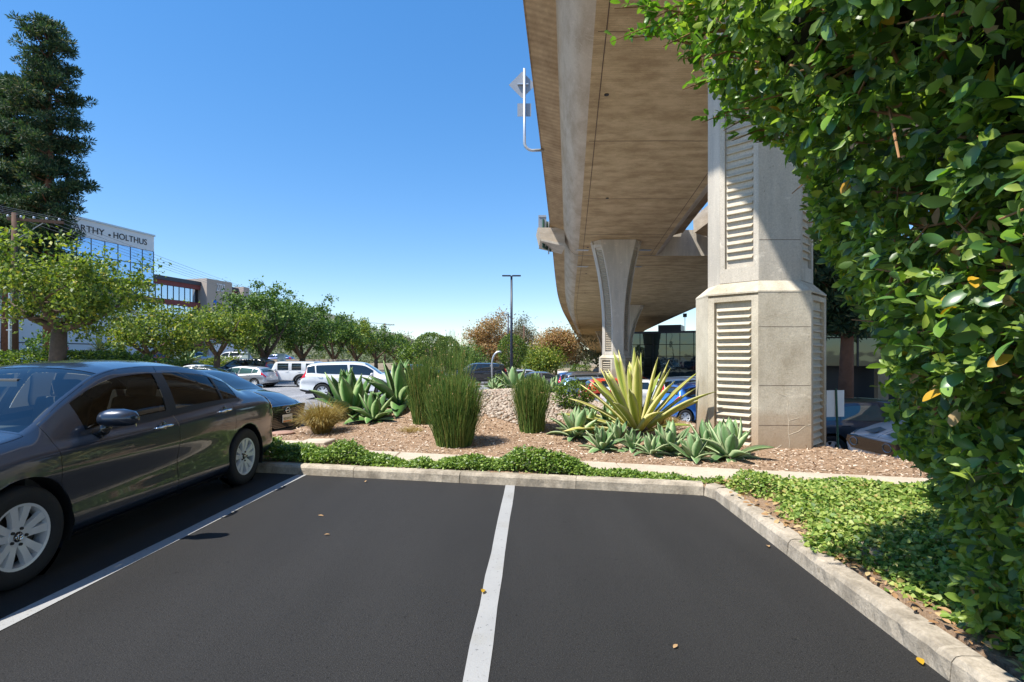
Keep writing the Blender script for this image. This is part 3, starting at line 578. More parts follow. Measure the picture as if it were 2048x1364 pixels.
def car(name, label, loc, heading, sp, paint, group=None, res=1.0, hero=False, z=None, grille=None, rear_plate=True, glass=None, parts=True):
    root = empty(name, (loc[0], loc[1], float(gz(loc[0], loc[1])) if z is None else z), heading, label, sp.get('cat', 'car'), group)
    W, xf, xr, wb, Rt = sp['W'], sp['xf'], sp['xr'], sp['wb'], sp['R']; g = sp['g']; xw0, xr1, xr2, xw3 = g
    top, belt, yr, drop, low, plan = (pch(sp[k]) for k in ('top', 'belt', 'yr', 'drop', 'low', 'plan'))
    win = sp['win']; doors = sp['doors']; sec = sp.get('sec', [(.065, 0), (.012, .15), (.03, .42), (0, .68), (.010, .88), (.07, 1)])
    marks = sorted(set([xr, xf, xw0, xr1, xr2, xw3] + [v for w_ in win for v in w_] + [v for d in doors for v in d] + [xw0 + .04, xr1 - .03, xr2 + .03, xw3 - .04]))
    X = []
    stepx = .045 / res
    for a, b in zip(marks, marks[1:]): X += lin(a, b, max(1, int(math.ceil((b - a) / stepx))))
    X += [xf]; e = [xr + .42 * (1 - math.cos(t)) for t in np.linspace(0, 1.2, 8)][1:]; f = [xf - .42 * (1 - math.cos(t)) for t in np.linspace(0, 1.2, 8)][1:]
    X = np.array(sorted(set([round(v, 4) for v in X + e + f]))); X = X[np.concatenate([[True], np.diff(X) > .004])]
    nb = 5 if res < .8 else 12
    Vv = [0, .5] + lin(1, 5, nb * 2 if res >= .8 else 9) + lin(5, 5.12, 1) + lin(5.12, 5.86, 7 if res >= .8 else 3) + lin(5.86, 6, 1) + [6, 6.1] + lin(6.3, 8, 8 if res >= .8 else 4) + [8]
    Vv = np.array(sorted(set(np.round(Vv, 4)))); nI, nJ = len(X), len(Vv)
    sx = plan(X); zb = low(X); zt = top(X); bl = np.minimum(belt(X), zt - .03); y6 = yr(X); z6 = np.maximum(zt - drop(X), bl + .004)
    ks = np.array([s[1] for s in sec]); kd = np.array([s[0] for s in sec]); kk = np.linspace(0, 1, len(sec)); fz = pch(list(zip(kk, ks))); fd = pch(list(zip(kk, kd)))
    Y = np.zeros((nI, nJ)); Z = np.zeros((nI, nJ))
    for j, v in enumerate(Vv):
        if v <= 1: Y[:, j] = (W - kd[0]) * v; Z[:, j] = zb
        elif v <= 5:
            t = (v - 1) / 4; Y[:, j] = W - fd(t); Z[:, j] = zb + (bl - zb) * fz(t)
        elif v <= 6:
            t = v - 5; y5 = W - kd[-1]; Y[:, j] = y5 + (y6 - y5) * t + .028 * np.sin(math.pi * t) * np.clip((z6 - bl) * 2.2, 0, 1); Z[:, j] = bl + (z6 - bl) * t
        else:
            t = (v - 6) / 2; Y[:, j] = y6 * (1 - t); Z[:, j] = z6 + (zt - z6) * (1 - (1 - t) ** 2.4)
    Y *= sx[:, None]; XX = np.repeat(X[:, None], nJ, 1)
    kx = sp.get('lean', .16) * ss(xw0 - .1, xr1 + .1, X) * (1 - ss(xr2 - .5, xw3, X)); XX = XX - kx[:, None] * np.clip(Z - bl[:, None], 0, None)
    zm = sp.get('zm', .5)      # bumper bulge
    for end, sgn in ((xf, 1), (xr, -1)):
        wgt = np.clip(1 - np.abs(X - end) / .45, 0, 1)[:, None] ** 1.5; XX -= sgn * wgt * np.clip((Z - zm) ** 2 * sp.get('bulge', .9), 0, .3)
    # wheel arches
    Ra = Rt + sp.get('gap', .055); inside = np.zeros((nI, nJ), bool); side = (Y > W * .55) & (Vv[None] < 5)
    for cx_ in (wb / 2, -wb / 2):
        d = np.hypot(XX - cx_, Z - Rt); ins = (d < Ra) & side; inside |= ins
    cellin = inside[:-1, :-1] & inside[1:, :-1] & inside[1:, 1:] & inside[:-1, 1:]
    for cx_ in (wb / 2, -wb / 2):
        d = np.hypot(XX - cx_, Z - Rt); m = (d < Ra) & side; k = Ra / np.maximum(d, .01)
        XX = np.where(m, cx_ + (XX - cx_) * k, XX); Z = np.where(m, Rt + (Z - Rt) * k, Z)
    Pt = np.stack([XX, Y, Z], -1)
    du = np.gradient(Pt, axis=0); dv = np.gradient(Pt, axis=1); Nn = nrm(np.cross(dv, du)); Nn = np.where((Nn * np.stack([0 * Y, Y * .6 + 0 * Y, Z - .5], -1)).sum(-1, keepdims=True) < -.6, -Nn, Nn)
    # orient outward using side normal
    flip = np.where(Nn[..., 1:2] * (Vv[None, :, None] < 6) < -.25, -1.0, 1.0); Nn = Nn * flip
    Nn[:, -1, 1] = 0; Nn = nrm(Nn)
    xm = (X[:-1] + X[1:]) / 2; vm = (Vv[:-1] + Vv[1:]) / 2; XM, VM = np.meshgrid(xm, vm, indexing='ij')
    cat = np.zeros((nI - 1, nJ - 1), int)            # 0 body
    inr = lambda a, b: (XM > a) & (XM < b)
    for k, (a, b) in enumerate(doors): cat[inr(a, b) & (VM > 1.25) & (VM < 6)] = 10 + k
    for k, (a, b) in enumerate(win): cat[inr(a, b) & (VM > 5.1) & (VM < 5.87)] = 20 + k
    cat[inr(xw3, xf - .10) & (VM > 5.9)] = 3; cat[inr(xr + .07, xw0) & (VM > 5.9)] = 4
    cat[inr(xr1, xr2) & (VM > 6)] = 7
    cat[inr(xr2 + .02, xw3 - .02) & (VM > 6.08)] = 5; cat[inr(xw0 + .02, xr1 - .02) & (VM > 6.12)] = 6
    tl = sp.get('tail'); hl = sp.get('head')
    cat[cellin] = -1
    def patch(pname, mask, m, sides, off=0., shrink=0.):
        I, J = np.nonzero(mask)
        if len(I) == 0: return None
        used = np.zeros((nI, nJ), bool)
        for a, b in ((0, 0), (1, 0), (1, 1), (0, 1)): used[I + a, J + b] = True
        idx = -np.ones((nI, nJ), int); idx[used] = np.arange(used.sum()); Vs = []; Ns = []; Fs = []
        base = Pt + Nn * off
        if shrink:      # pull the rim of the panel in a little: a real shut line
            for ax in (0, 1):
                mlo = np.zeros((nI, nJ), bool); mhi = mlo.copy()
                cells = np.zeros((nI + 1, nJ + 1), bool); cells[1:nI, 1:nJ] = mask
                if ax == 0:
                    lo = (cells[1:, 1:] | cells[1:, :-1]) & ~(cells[:-1, 1:] | cells[:-1, :-1]); hi = (cells[:-1, 1:] | cells[:-1, :-1]) & ~(cells[1:, 1:] | cells[1:, :-1])
                else:
                    lo = (cells[1:, 1:] | cells[:-1, 1:]) & ~(cells[1:, :-1] | cells[:-1, :-1]); hi = (cells[1:, :-1] | cells[:-1, :-1]) & ~(cells[1:, 1:] | cells[:-1, 1:])
                tdir = nrm(np.gradient(Pt, axis=ax)); base = base + tdir * shrink * (lo[..., None].astype(float) - hi[..., None])
        for s in sides:
            o_ = len(Vs) and sum(len(v) for v in Vs); mir = np.array([1, s, 1]); Vs.append(base[used] * mir); Ns.append(Nn[used] * mir)
            q = np.stack([idx[I, J], idx[I, J + 1], idx[I + 1, J + 1], idx[I + 1, J]], 1) + o_; Fs.append(q if s > 0 else q[:, ::-1])
        me = npmesh(pname, np.concatenate(Vs), np.concatenate(Fs), True); me.normals_split_custom_set_from_vertices(np.concatenate(Ns).tolist()); return obj(pname, me, m, root)
    gm = glass or MAT['carglass']
    opq = not hero
    bodym = (cat == 0) | ((cat >= 3) & (cat < 20) & False)
    if opq: bodym |= (cat >= 5) & (cat <= 6) | (cat >= 20)
    body = patch('body', bodym, paint, (1, -1))
    for i_, nm in ((0, 'rear_fascia'), (nI - 1, 'front_fascia')):      # end caps closing front and rear
        m = MB(); ring = [tuple(Pt[i_, j]) for j in range(1, nJ)] + [(Pt[i_, j, 0], -Pt[i_, j, 1], Pt[i_, j, 2]) for j in range(nJ - 2, 0, -1)]; m.add(ring, [tuple(range(len(ring)))]); m.build(nm, paint, root)
    sh = .0035 if hero else (.005 if res > .5 else 0)
    if parts:
        for k in range(len(doors)):
            for s in (1, -1):
                dmask = cat == 10 + k; dr = patch('door', dmask, paint, (s,), 0, sh)
                if res > .5 and dr:
                    a, b = doors[k]; xh = a + .13; i_ = int(np.argmin(abs(X - xh))); vj = int(np.argmin(abs(Vv - 4.35))); c_ = Pt[i_, vj]; yy = s * c_[1]; zz = c_[2]
                    h = MB(); h.tube([(xh - .03, yy + s * .002, zz), (xh, yy + s * .03, zz + .006), (xh + .09, yy + s * .038, zz + .008), (xh + .17, yy + s * .026, zz), (xh + .19, yy, zz - .002)], [.010, .013, .012, .012, .008], 8); ho = h.build('handle', MAT['chrome'] if hero else paint, dr, True)
                    if hero:
                        h = MB(); h.lathe([(.0001, s * .0), (.042, s * .002), (.05, -s * .004)], 20, 'Y', (xh + .08, yy + s * .003, zz)); h.build('handle_cup', MAT['gloss'], dr, True)
    else: body2 = patch('doors', (cat >= 10) & (cat < 20), paint, (1, -1))
    patch('bonnet', cat == 3, paint, (1, -1), 0, sh); patch('boot_lid', cat == 4, paint, (1, -1), 0, sh); patch('roof', cat == 7, sp.get('roofm', paint), (1, -1))
    go = 0.0 if hero else .004
    patch('windscreen', cat == 5, MAT['screen'] if hero else gm, (1, -1), go - (.003 if hero else 0)); patch('rear_window', cat == 6, MAT['tint'] if hero else gm, (1, -1), go - (.003 if hero else 0))
    for k in range(len(win)):
        for s in (1, -1): patch('side_window', cat == 20 + k, MAT['tint'] if hero else gm, (s,), go - (.004 if hero else 0))
    if hero or res > .9:       # black window surrounds and pillar covers
        mask = inr(win[0][0] - .03, win[-1][1] + .05) & (((VM > 5.0) & (VM < 5.1)) | ((VM > 5.86) & (VM < 5.93) & (XM < xr2 + .5)))
        for (a, b), (a2, b2) in zip(win, win[1:]): mask |= inr(b, a2) & (VM > 5.0) & (VM < 5.93)
        for s in (1, -1): patch('window_trim', mask, MAT['black'], (s,), .003)
    if tl:
        for s in (1, -1): patch('tail_light', inr(xr - .01, tl[0]) & (VM > tl[1]) & (VM < tl[2]), MAT['redlamp'], (s,), .007)
    if hl:
        for s in (1, -1): patch('headlight', inr(hl[0], xf + .01) & (VM > hl[1]) & (VM < hl[2]), MAT['clearlamp'], (s,), .007)
    if sp.get('clad'):
        [patch('sill_trim', (VM > 1) & (VM < sp['clad']) & (cat != -1), MAT['black'], (s_,), .006) for s_ in (1, -1)]
    if hero:      # sculpted sill
        patch('sill_trim', (VM > 1.0) & (VM < 1.3) & inr(-wb / 2 + Ra + .02, wb / 2 - Ra - .02), MAT['gloss'], (1,), .012)
    # wheels, wells
    tw = sp.get('tw', .205)
    for cx_ in (wb / 2, -wb / 2):
        for s in (1, -1):
            m = MB(); n = 24; prof = []
            arc = [math.pi * k / n for k in range(-3, n + 4)]; V = []
            for yy in (W - .022, W - .34): V += [(cx_ + (Ra + .004) * math.cos(a), s * yy, Rt + (Ra + .004) * math.sin(a)) for a in arc]
            L_ = len(arc); m.add(V, [(k, k + 1, L_ + k + 1, L_ + k) for k in range(L_ - 1)] + [tuple(range(L_, 2 * L_))]); m.build('wheel_arch', MAT['black'], root)
            wheel(root, (cx_, s * (W - .02 - tw / 2), Rt), Rt, tw, s, sp.get('sp', 5), sp.get('style', 'pair'), res > .8, hero)
    m = MB(); m.box(((xf + xr) / 2, 0, float(low(0)) + .02), (xf - xr - .5, 2 * W - .5, .06)); m.build('underbody', MAT['black'], root)
    # mirrors
    im = int(np.argmin(abs(X - sp.get('xm', xw3 - .42)))); jm = int(np.argmin(abs(Vv - 5.0))); c_ = Pt[im, jm]
    if res > .5:
        for s in (1, -1):
            m = MB(); V = []; n = 12; cx0 = c_[0]; hw = .105 if hero else .10
            for t, ry, rz in ((0, .03, .03), (.02, .062, .062), (.07, .07, .078), (.16, .06, .076), (.235, .044, .06), (.265, .014, .025)):
                V.append([(cx0 - .03 * t / .25 + ry * 1.15 * math.cos(a) + .02, s * (c_[1] + .03 + t), c_[2] + .10 + rz * (.8 if math.sin(a) < 0 else 1) * math.sin(a)) for a in np.linspace(0, 2 * math.pi, n, endpoint=False)])
            mo = loft('wing_mirror', V, paint, root, True, True)
            m = MB(); m.tube([(cx0 + .02, s * (c_[1] - .01), c_[2] - .01), (cx0 + .01, s * (c_[1] + .05), c_[2] + .02), (cx0 + .01, s * (c_[1] + .08), c_[2] + .07)], [.05, .044, .04], 8); m.build('mirror_stalk', MAT['gloss'], mo, True)
            m = MB(); m.box((cx0 - .058, s * (c_[1] + .16), c_[2] + .085), (.008, .17, .10)); m.build('mirror_glass', MAT['chrome'], mo)
    if grille: grille(root, sp, paint)
    if rear_plate:
        m = MB(); m.box((xr - .012, 0, sp.get('pz', .78)), (.016, .32, .17)); m.build('number_plate', MAT['plate'], root)
    return root, dict(Pt=Pt, X=X, Vv=Vv, Nn=Nn)

def spec(L, W, H, wb, R_, fo, kind, **kw):
    xf = wb / 2 + fo; xr = xf - L; s = dict(W=W, xf=xf, xr=xr, wb=wb, R=R_)
    s['plan'] = [(xr, .66), (xr + .03, .78), (xr + .10, .90), (xr + .25, .965), (xr + .6, .995), (xr + 1.1, 1), (xf - 1.2, 1), (xf - .7, .985), (xf - .35, .94), (xf - .15, .86), (xf - .04, .74), (xf, .62)]
    s['low'] = [(xr, .34), (xr + .3, .26), (xr + .8, .20), (0, .185), (xf - .7, .19), (xf - .2, .21), (xf, .26)]
    if kind == 'sedan':
        s['g'] = (xr + .62, xr + 1.42, xf - 1.88, xf - 1.08)
        g = s['g']
        s['top'] = [(xr, H * .60), (xr + .03, H * .655), (xr + .09, H * .715), (xr + .3, H * .745), (g[0], H * .765), (g[0] + .4, H * .885), (g[1], H * .967), (g[1] + .45, H * .997), ((g[1] + g[2]) / 2 + .1, H), (g[2] - .15, H * .985), (g[2], H * .962), (g[2] + .4, H * .835), (g[3], H * .695), (g[3] + .35, H * .655), (xf - .35, H * .575), (xf - .1, H * .50), (xf - .02, H * .45), (xf, H * .41)]
        s['belt'] = [(xr, H * .52), (xr + .1, H * .63), (xr + .4, H * .672), (g[0] + .3, H * .675), (0, H * .638), (g[3], H * .605), (xf - .6, H * .555), (xf - .15, H * .47), (xf, H * .38)]
        s['yr'] = [(xr, W * .7), (g[0] - .1, W * .74), (g[0] + .15, W * .72), (g[1], W * .655), (0, W * .645), (g[2], W * .645), (g[2] + .3, W * .70), (g[3] - .1, W * .80), (g[3] + .1, W * .83), (xf - .3, W * .74), (xf, W * .6)]
        s['win'] = [(g[0] + .34, g[0] + .62), (g[0] + .66, -.21), (-.08, g[3] - .42)] if not kw.get('two') else [(g[0] + .6, -.35), (-.25, g[3] - .42)]
        s['doors'] = [(g[0] + .52, -.15), (-.145, g[3] - .13)]
        s['tail'] = (xr + .26, 3.9, 5.9); s['head'] = (xf - .36, 4.3, 5.4)
    elif kind in ('suv', 'hatch'):
        rk = .30 if kind == 'suv' else .55
        s['g'] = (xr + .10, xr + rk, xf - (1.75 if kind == 'suv' else 1.68), xf - 1.0); g = s['g']; bz = .67 if kind == 'suv' else .69
        s['top'] = [(xr, H * .56), (xr + .03, H * .62), (g[0], H * .70), (g[1] - .08, H * .865), (g[1] + .12, H * .93), (g[1] + .6, H * .978), (0, H), (g[2] - .2, H * .985), (g[2], H * .962), (g[2] + .35, H * .83), (g[3], H * bz), (g[3] + .35, H * (bz - .03)), (xf - .3, H * (bz - .09)), (xf - .08, H * (bz - .16)), (xf, H * (bz - .26))]
        s['belt'] = [(xr, H * .5), (xr + .1, H * .63), (xr + .5, H * .672), (xr + 1.1, H * .64), (0, H * .61), (g[3], H * .58), (xf - .5, H * .54), (xf - .1, H * .46), (xf, H * .38)]
        s['yr'] = [(xr, W * .72), (g[0] + .1, W * .74), (g[1] + .1, W * .72), (0, W * .70), (g[2], W * .69), (g[2] + .3, W * .74), (g[3], W * .82), (xf - .3, W * .76), (xf, W * .62)]
        s['win'] = [(g[1] + .04, g[1] + .42), (g[1] + .48, -.20), (-.10, g[3] - .36)]; s['doors'] = [(g[1] + .42, -.15), (-.145, g[3] - .12)]
        s['tail'] = (xr + .26, 4.0, 6.05) if kind == 'suv' else (xr + .30, 4.1, 5.4); s['head'] = (xf - .40, 3.8, 5.6); s['plan'][0] = (xr, .76); s['plan'][1] = (xr + .03, .86); s['plan'][2] = (xr + .1, .94)
        if kind == 'suv': s['clad'] = 1.75; s['low'] = [(a, b + .06) for a, b in s['low']]; s['zm'] = .6; s['bulge'] = .55
    s['drop'] = [(xr, .03), (s['g'][0], .04), (s['g'][1], .065), (0, .06), (s['g'][2], .055), (s['g'][3], .05), (xf - .4, .05), (xf, .03)]
    s.update(kw); return s
# ---- the dark grey sedan in the next stall
COR = spec(4.53, .888, 1.435, 2.70, .318, .95, 'sedan', xm=.70, lean=.17); COR['head'] = (COR['xf'] - .34, 4.45, 5.35)
PGREY = car_paint('graphite_paint', (.022, .032, .053), .3, .3, 1.5)
hd = math.atan2(-1, -.025)
cor, cg = car('parked_sedan', 'dark grey sedan reversed into the next stall, nearest car at left', (-3.945, 4.73), hd, COR, PGREY, hero=True, res=1.6, z=0.0)
def cpart(name, b, m, smooth=True, par=None): return b.build(name, m, par or cor, smooth)
for s in (.37, -.37):      # front seats
    b = MB(); b.box((.05, s, .42), (.52, .50, .16)); me = bevel_mesh(b.mesh('seat_cushion'), .05, 2); st = obj('seat', me, MAT['seat'], cor, True)
    b = MB(); b.box((-.27, s, .78), (.14, .48, .62), rot=Matrix.Rotation(-.25, 3, 'Y')); obj('seat_back', bevel_mesh(b.mesh('seat_back'), .05, 2), MAT['seat'], st, True)
    b = MB(); b.box((-.36, s, 1.16), (.09, .26, .17), rot=Matrix.Rotation(-.2, 3, 'Y')); obj('headrest', bevel_mesh(b.mesh('headrest'), .035, 2), MAT['seat'], st, True)
b = MB(); b.box((-.95, 0, .45), (.5, 1.3, .16)); b.box((-1.22, 0, .8), (.13, 1.3, .6), rot=Matrix.Rotation(-.35, 3, 'Y')); obj('rear_bench', bevel_mesh(b.mesh('rear_bench'), .04, 2), MAT['seat'], cor, True)
b = MB(); b.prism([(1.16, 0, .93), (.82, 0, .955), (.70, 0, .90), (.66, 0, .70), (.85, 0, .45), (1.2, 0, .45)], (0, -.72, 0), (0, 1.44, 0)); cpart('dashboard', b, MAT['dash'], False)
b = MB(); b.tube([(.62 - .05 * math.sin(t), .37 + .185 * math.cos(t), .80 + .175 * math.sin(t)) for t in np.linspace(0, 2 * math.pi, 28)], .015, 8); b.tube([(.62, .37, .8), (.74, .37, .72)], .05, 8); b.box((.62, .37, .80), (.03, .34, .06)); cpart('steering_wheel', b, MAT['dash'])
b = MB(); b.box((0, 0, .27), (2.6, 1.5, .06)); cpart('cabin_floor', b, MAT['dash'], False)
b = MB(); b.box((-1.72, 0, .99), (.45, 1.3, .02)); cpart('parcel_shelf', b, MAT['dash'], False)
b = MB(); b.box((.60, 0, 1.262), (.05, .22, .06)); cpart('rear_view_mirror', b, MAT['dash'], False)
b = MB(); V = [[(-.98 + .0, y, 1.383 + h) for y, h in ((-.03, 0), (0, .006), (.03, 0))], [(-1.06, y, 1.37 + h) for y, h in ((-.03, 0), (0, .05), (.03, 0))], [(-1.14, y, 1.352 + h) for y, h in ((-.022, 0), (0, .055), (.022, 0))]]
loft('antenna_fin', V, MAT['gloss'], cor, True, False)
b = MB(); b.box((.43, -.50, 1.325), (.002, .03, .05)); cpart('sticker', b, MAT['white'], False)

# ---- black sedan nose-in behind it
NIS = spec(4.64, .908, 1.45, 2.71, .325, .95, 'sedan')
PBLK = car_paint('black_metallic_paint', (.012, .014, .022), .25, .3, 1.75)
def nis_front(root, sp, paint):
    xf = sp['xf']; b = MB(); b.prism([(0, -.62, .70), (0, .62, .70), (0, .52, .30), (0, .30, .22), (0, -.30, .22), (0, -.52, .30)], (xf - .10, 0, 0), (.125, 0, 0)); gr = b.build('grille', MAT['gloss'], root)
    for k in range(13):
        z = .275 + k * .033; w = .50 + .10 * (z - .27) / .43; b = MB(); b.box((xf + .032, 0, z), (.018, 2 * w, .009)); b.build('grille_bar', MAT['black'], gr)
    b = MB(); b.tube([(xf + .05, .06 * math.cos(t), .60 + .06 * math.sin(t)) for t in np.linspace(0, 2 * math.pi, 28)], .008, 8); b.box((xf + .05, 0, .60), (.014, .16, .022)); b.build('badge', MAT['chrome'], root, True)
    b = MB(); b.box((xf + .052, -.02, .435), (.012, .31, .16)); pl = b.build('number_plate', MAT['plate'], root)
    b = MB(); b.box((xf + .0585, -.02, .375), (.0015, .28, .03)); b.build('plate_band', simple('plate_orange', (.62, .22, .06), .5), pl)
    tx = text_mesh('9DWG', .085); t = obj('plate_letters', tx, simple('plate_ink', (.25, .25, .12), .5), pl); t.location = (xf + .0595, -.15, .40); t.rotation_euler = (R(90), 0, R(90))
    b = MB(); b.box((xf - .02, 0, .20), (.3, 1.5, .05)); b.build('lip', MAT['black'], root)
def text_mesh(s, size, ext=.004, align='LEFT'):
    c = bpy.data.curves.new('lettering', 'FONT'); c.body = s; c.size = size; c.extrude = ext; c.align_x = align
    o_ = bpy.data.objects.new('lettering', c); COL.objects.link(o_); dg = bpy.context.evaluated_depsgraph_get(); me = bpy.data.meshes.new_from_object(o_.evaluated_get(dg)); bpy.data.objects.remove(o_); bpy.data.curves.remove(c)
    me.materials.clear(); return me
h = R(-14); fx, fy = -4.78, 11.15; car('parked_sedan', 'black sedan nosed up to the planted mound behind the grey sedan', (fx - math.cos(h) * 2.305, fy - math.sin(h) * 2.305), h, NIS, PBLK, res=1.0, grille=nis_front, z=-.27, rear_plate=False)
# ---- other cars
WHT = car_paint('white_paint_gloss', (.72, .73, .74), 0, .3); SIL = car_paint('silver_paint', (.50, .52, .55), .5, .3); BLU = car_paint('sky_blue_paint', (.045, .20, .62), .25, .3)
BLK = car_paint('black_paint', (.015, .015, .017), .2, .3); GRY = car_paint('grey_paint', (.13, .135, .145), .5, .3); RED = car_paint('orange_red_paint', (.62, .07, .025), .1, .3); NVY = car_paint('navy_paint', (.02, .05, .16), .3, .3); LBL = car_paint('steel_blue_paint', (.16, .28, .42), .4, .3); DGB = car_paint('slate_paint', (.05, .065, .085), .4, .3)
def place(px, D): return (XD(px, D), D)
HAT = spec(4.30, .89, 1.47, 2.65, .315, .88, 'hatch'); SUV = spec(4.6, .925, 1.68, 2.66, .35, .92, 'suv'); BSUV = spec(4.9, .96, 1.82, 2.85, .39, .9, 'suv'); SPK = spec(3.64, .80, 1.55, 2.385, .29, .75, 'hatch'); SED = spec(4.7, .90, 1.45, 2.75, .325, .95, 'sedan')
MUS = spec(4.79, .955, 1.38, 2.72, .345, .92, 'sedan', two=True)
XW = R(180)
car('parked_hatchback', 'white hatchback with red wraparound tail lights parked left of white off-road wagon', place(488, 36), R(172), HAT, SIL, 'cars in the left car park', .8, z=-.66, glass=MAT['tealglass'])
car('parked_suv', 'white SUV with tall red tail light behind the large agaves', place(712, 24.6), R(8), SUV, WHT, 'cars in the left car park', .8, z=-.46)
car('parked_suv', 'black boxy SUV behind the white hatchback', place(487, 43), R(178), BSUV, BLK, 'cars in the left car park', .7, z=-.55)
car('parked_sedan', 'white sedan glimpsed behind the grey sedan rear window', place(390, 40), R(176), SED, WHT, 'cars in the left car park', .6, z=-.62)
car('parked_sedan', 'grey sedan tail with red lamp between grey sedan roof and white hatchback', place(393, 33), R(180), SED, GRY, 'cars in the left car park', .6, z=-.62)
car('parked_sedan', 'navy sedan roof seen between white SUV and tall rushes', place(820, 34), R(184), SED, NVY, 'cars in the left car park', .6, z=-.5)
# boxy off-road wagon
JP = spec(4.78, .94, 1.85, 3.0, .41, .80, 'suv'); xf, xr = JP['xf'], JP['xr']
JP.update(g=(xr + .02, xr + .06, xf - 1.9, xf - 1.55), top=[(xr, 1.72), (xr + .04, 1.81), (xr + .1, 1.835), (0, 1.85), (xf - 1.98, 1.84), (xf - 1.9, 1.80), (xf - 1.55, 1.28), (xf - .3, 1.2), (xf - .05, 1.14), (xf, 1.0)], belt=[(xr, 1.16), (0, 1.16), (xf - 1.5, 1.16), (xf, 1.05)], yr=[(xr, .76), (0, .76), (xf - 1.9, .76), (xf - 1.5, .74), (xf, .66)],
          low=[(xr, .52), (0, .48), (xf, .55)], win=[(xr + .10, xr + .72), (xr + 1.05, xr + 1.72), (xr + 1.95, xr + 2.72)], doors=[(xr + .98, xr + 1.83), (xr + 1.835, xr + 2.95)], plan=[(xr, .97), (xr + .06, 1), (xf - 1.7, 1), (xf - .3, .86), (xf, .8)], sec=[(.16, 0), (.15, .2), (.14, .5), (.14, .8), (.15, .93), (.16, 1)], clad=None, gap=.09, bulge=.1, lean=.02, tail=(xr + .04, 3.0, 4.4), head=None, tw=.26)
jp, _ = car('parked_wagon', 'white boxy off-road wagon with black fender flares and big wheels', place(572, 37.4), R(178), JP, WHT, 'cars in the left car park', .7, z=-.74)
for cx_ in (JP['wb'] / 2, -JP['wb'] / 2):
    for s in (1, -1):
        b = MB(); a = np.linspace(.15, math.pi - .15, 12); V = [(cx_ + r * 1.05 * math.cos(t), s * y, .41 + r * math.sin(t)) for y in (.76, .98) for r in (.50, .57) for t in a]; n = 12
        F = [(q * n + k, q * n + k + 1, w * n + k + 1, w * n + k) for q, w in ((0, 1), (1, 3), (3, 2), (2, 0)) for k in range(n - 1)]; b.add(V, F); b.build('fender_flare', MAT['black'], jp)
b = MB(); b.lathe([(.01, .13), (.36, .13), (.4, .08), (.4, -.1), (.3, -.13)], 24, 'Y'); sw_ = b.build('spare_wheel', MAT['tyre'], jp, True); sw_.location = (JP['xr'] - .16, 0, 1.0); sw_.rotation_euler = (0, 0, R(90))
# right-hand lot
RG = 'cars in the lower car park under the roadway'
def prow(label, px_rear, D, sp, paint, nm='parked_hatchback', res=.6, hdg=4, **kw):
    xx = XD(px_rear, D) - sp['xr']; return car(nm, label, (xx, D), R(hdg), sp, paint, RG, res, **kw)
spk, _ = prow('bright blue small hatchback with round red tail lamp beside near pier', 1318, 20.2, SPK, BLU, res=1.0, hdg=12)
prow('white SUV parked just behind the blue small hatchback', 1300, 23.4, SUV, WHT, 'parked_suv')
prow('white sedan with red tail lamps left of the variegated plant base', 1204, 26.2, SED, WHT, 'parked_sedan')
prow('orange-red hatchback half hidden by the grey-green shrub', 1160, 28.6, HAT, RED)
prow('steel blue hatchback in the row behind the cobbled mound', 1112, 30.6, HAT, LBL)
prow('dark grey SUV with roof rails in the row behind the mound', 1122, 33.2, SUV, GRY, 'parked_suv')
prow('blue SUV at the far left end of the lower row', 1108, 35.6, SUV, NVY, 'parked_suv')
car('parked_sedan', 'white sedan beside the bent grey pipe near the ball topiary', place(985, 44), R(10), SED, WHT, RG, .5); car('parked_sedan', 'silver sedan just right of the tall lamp post', place(1052, 42), R(8), SED, SIL, RG, .5); car('parked_sedan', 'grey sedan near the small agaves on the mound crest', place(1085, 39), R(6), SED, GRY, RG, .5); car('parked_suv', 'dark SUV beside the white sedan left of the topiary', place(955, 41), R(188), SUV, BLK, RG, .5)
car('parked_sedan', 'silver sedan under the roadway farther back', place(1150, 46), R(4), SED, SIL, RG, .5); car('parked_sedan', 'red car just behind the middle pier', place(1265, 37), R(4), SED, RED, RG, .5)
def mus_front(root, sp, paint):
    xf = sp['xf']; b = MB(); b.prism([(0, -.60, .66), (0, .60, .66), (0, .64, .55), (0, .5, .43), (0, -.5, .43), (0, -.64, .55)], (xf - .16, 0, 0), (.185, 0, 0)); gr = b.build('grille', MAT['gloss'], root)
    b = MB(); b.tube([(xf + .03, .10 * math.cos(t) + .42, .56 + .075 * math.sin(t)) for t in np.linspace(0, 2 * math.pi, 20)], .006, 6); b.tube([(xf + .03, .10 * math.cos(t) - .42, .56 + .075 * math.sin(t)) for t in np.linspace(0, 2 * math.pi, 20)], .006, 6); b.build('fog_lamp_ring', MAT['galv'], gr)
    b = MB(); b.prism([(0, -.66, .30), (0, .66, .30), (0, .70, .18), (0, -.70, .18)], (xf - .2, 0, 0), (.2, 0, 0)); b.build('lower_intake', MAT['black'], root)
    b = MB(); b.box((xf - .08, 0, .16), (.34, 1.55, .03)); b.build('splitter', MAT['black'], root)
    for s in (.27, -.27):
        V = [[(x, s + q, z) for q in (-.13, .13)] for x, z in ((xf - .16, .755), (xf - .4, .812), (xf - .8, .885), (xf - 1.08, .945))]; loft('racing_stripe', V, LBL, root, False)
h = R(183); car('parked_coupe', 'white sports coupe with dark grille facing the sidewalk near hedge', (6.62 + 2.28, 9.85), h, MUS, WHT, RG, .9, grille=mus_front, z=-.72, rear_plate=False)
car('parked_sedan', 'dark slate sedan behind the blank sign, next to the white coupe', (7.1 + 1.4, 12.5), R(-2), spec(4.75, .92, 1.46, 2.8, .345, .92, 'sedan', sp=7, style='one'), DGB, RG, .9, z=-.98, glass=MAT['tealglass'])
UG = 'cars on the upper road by the offices'
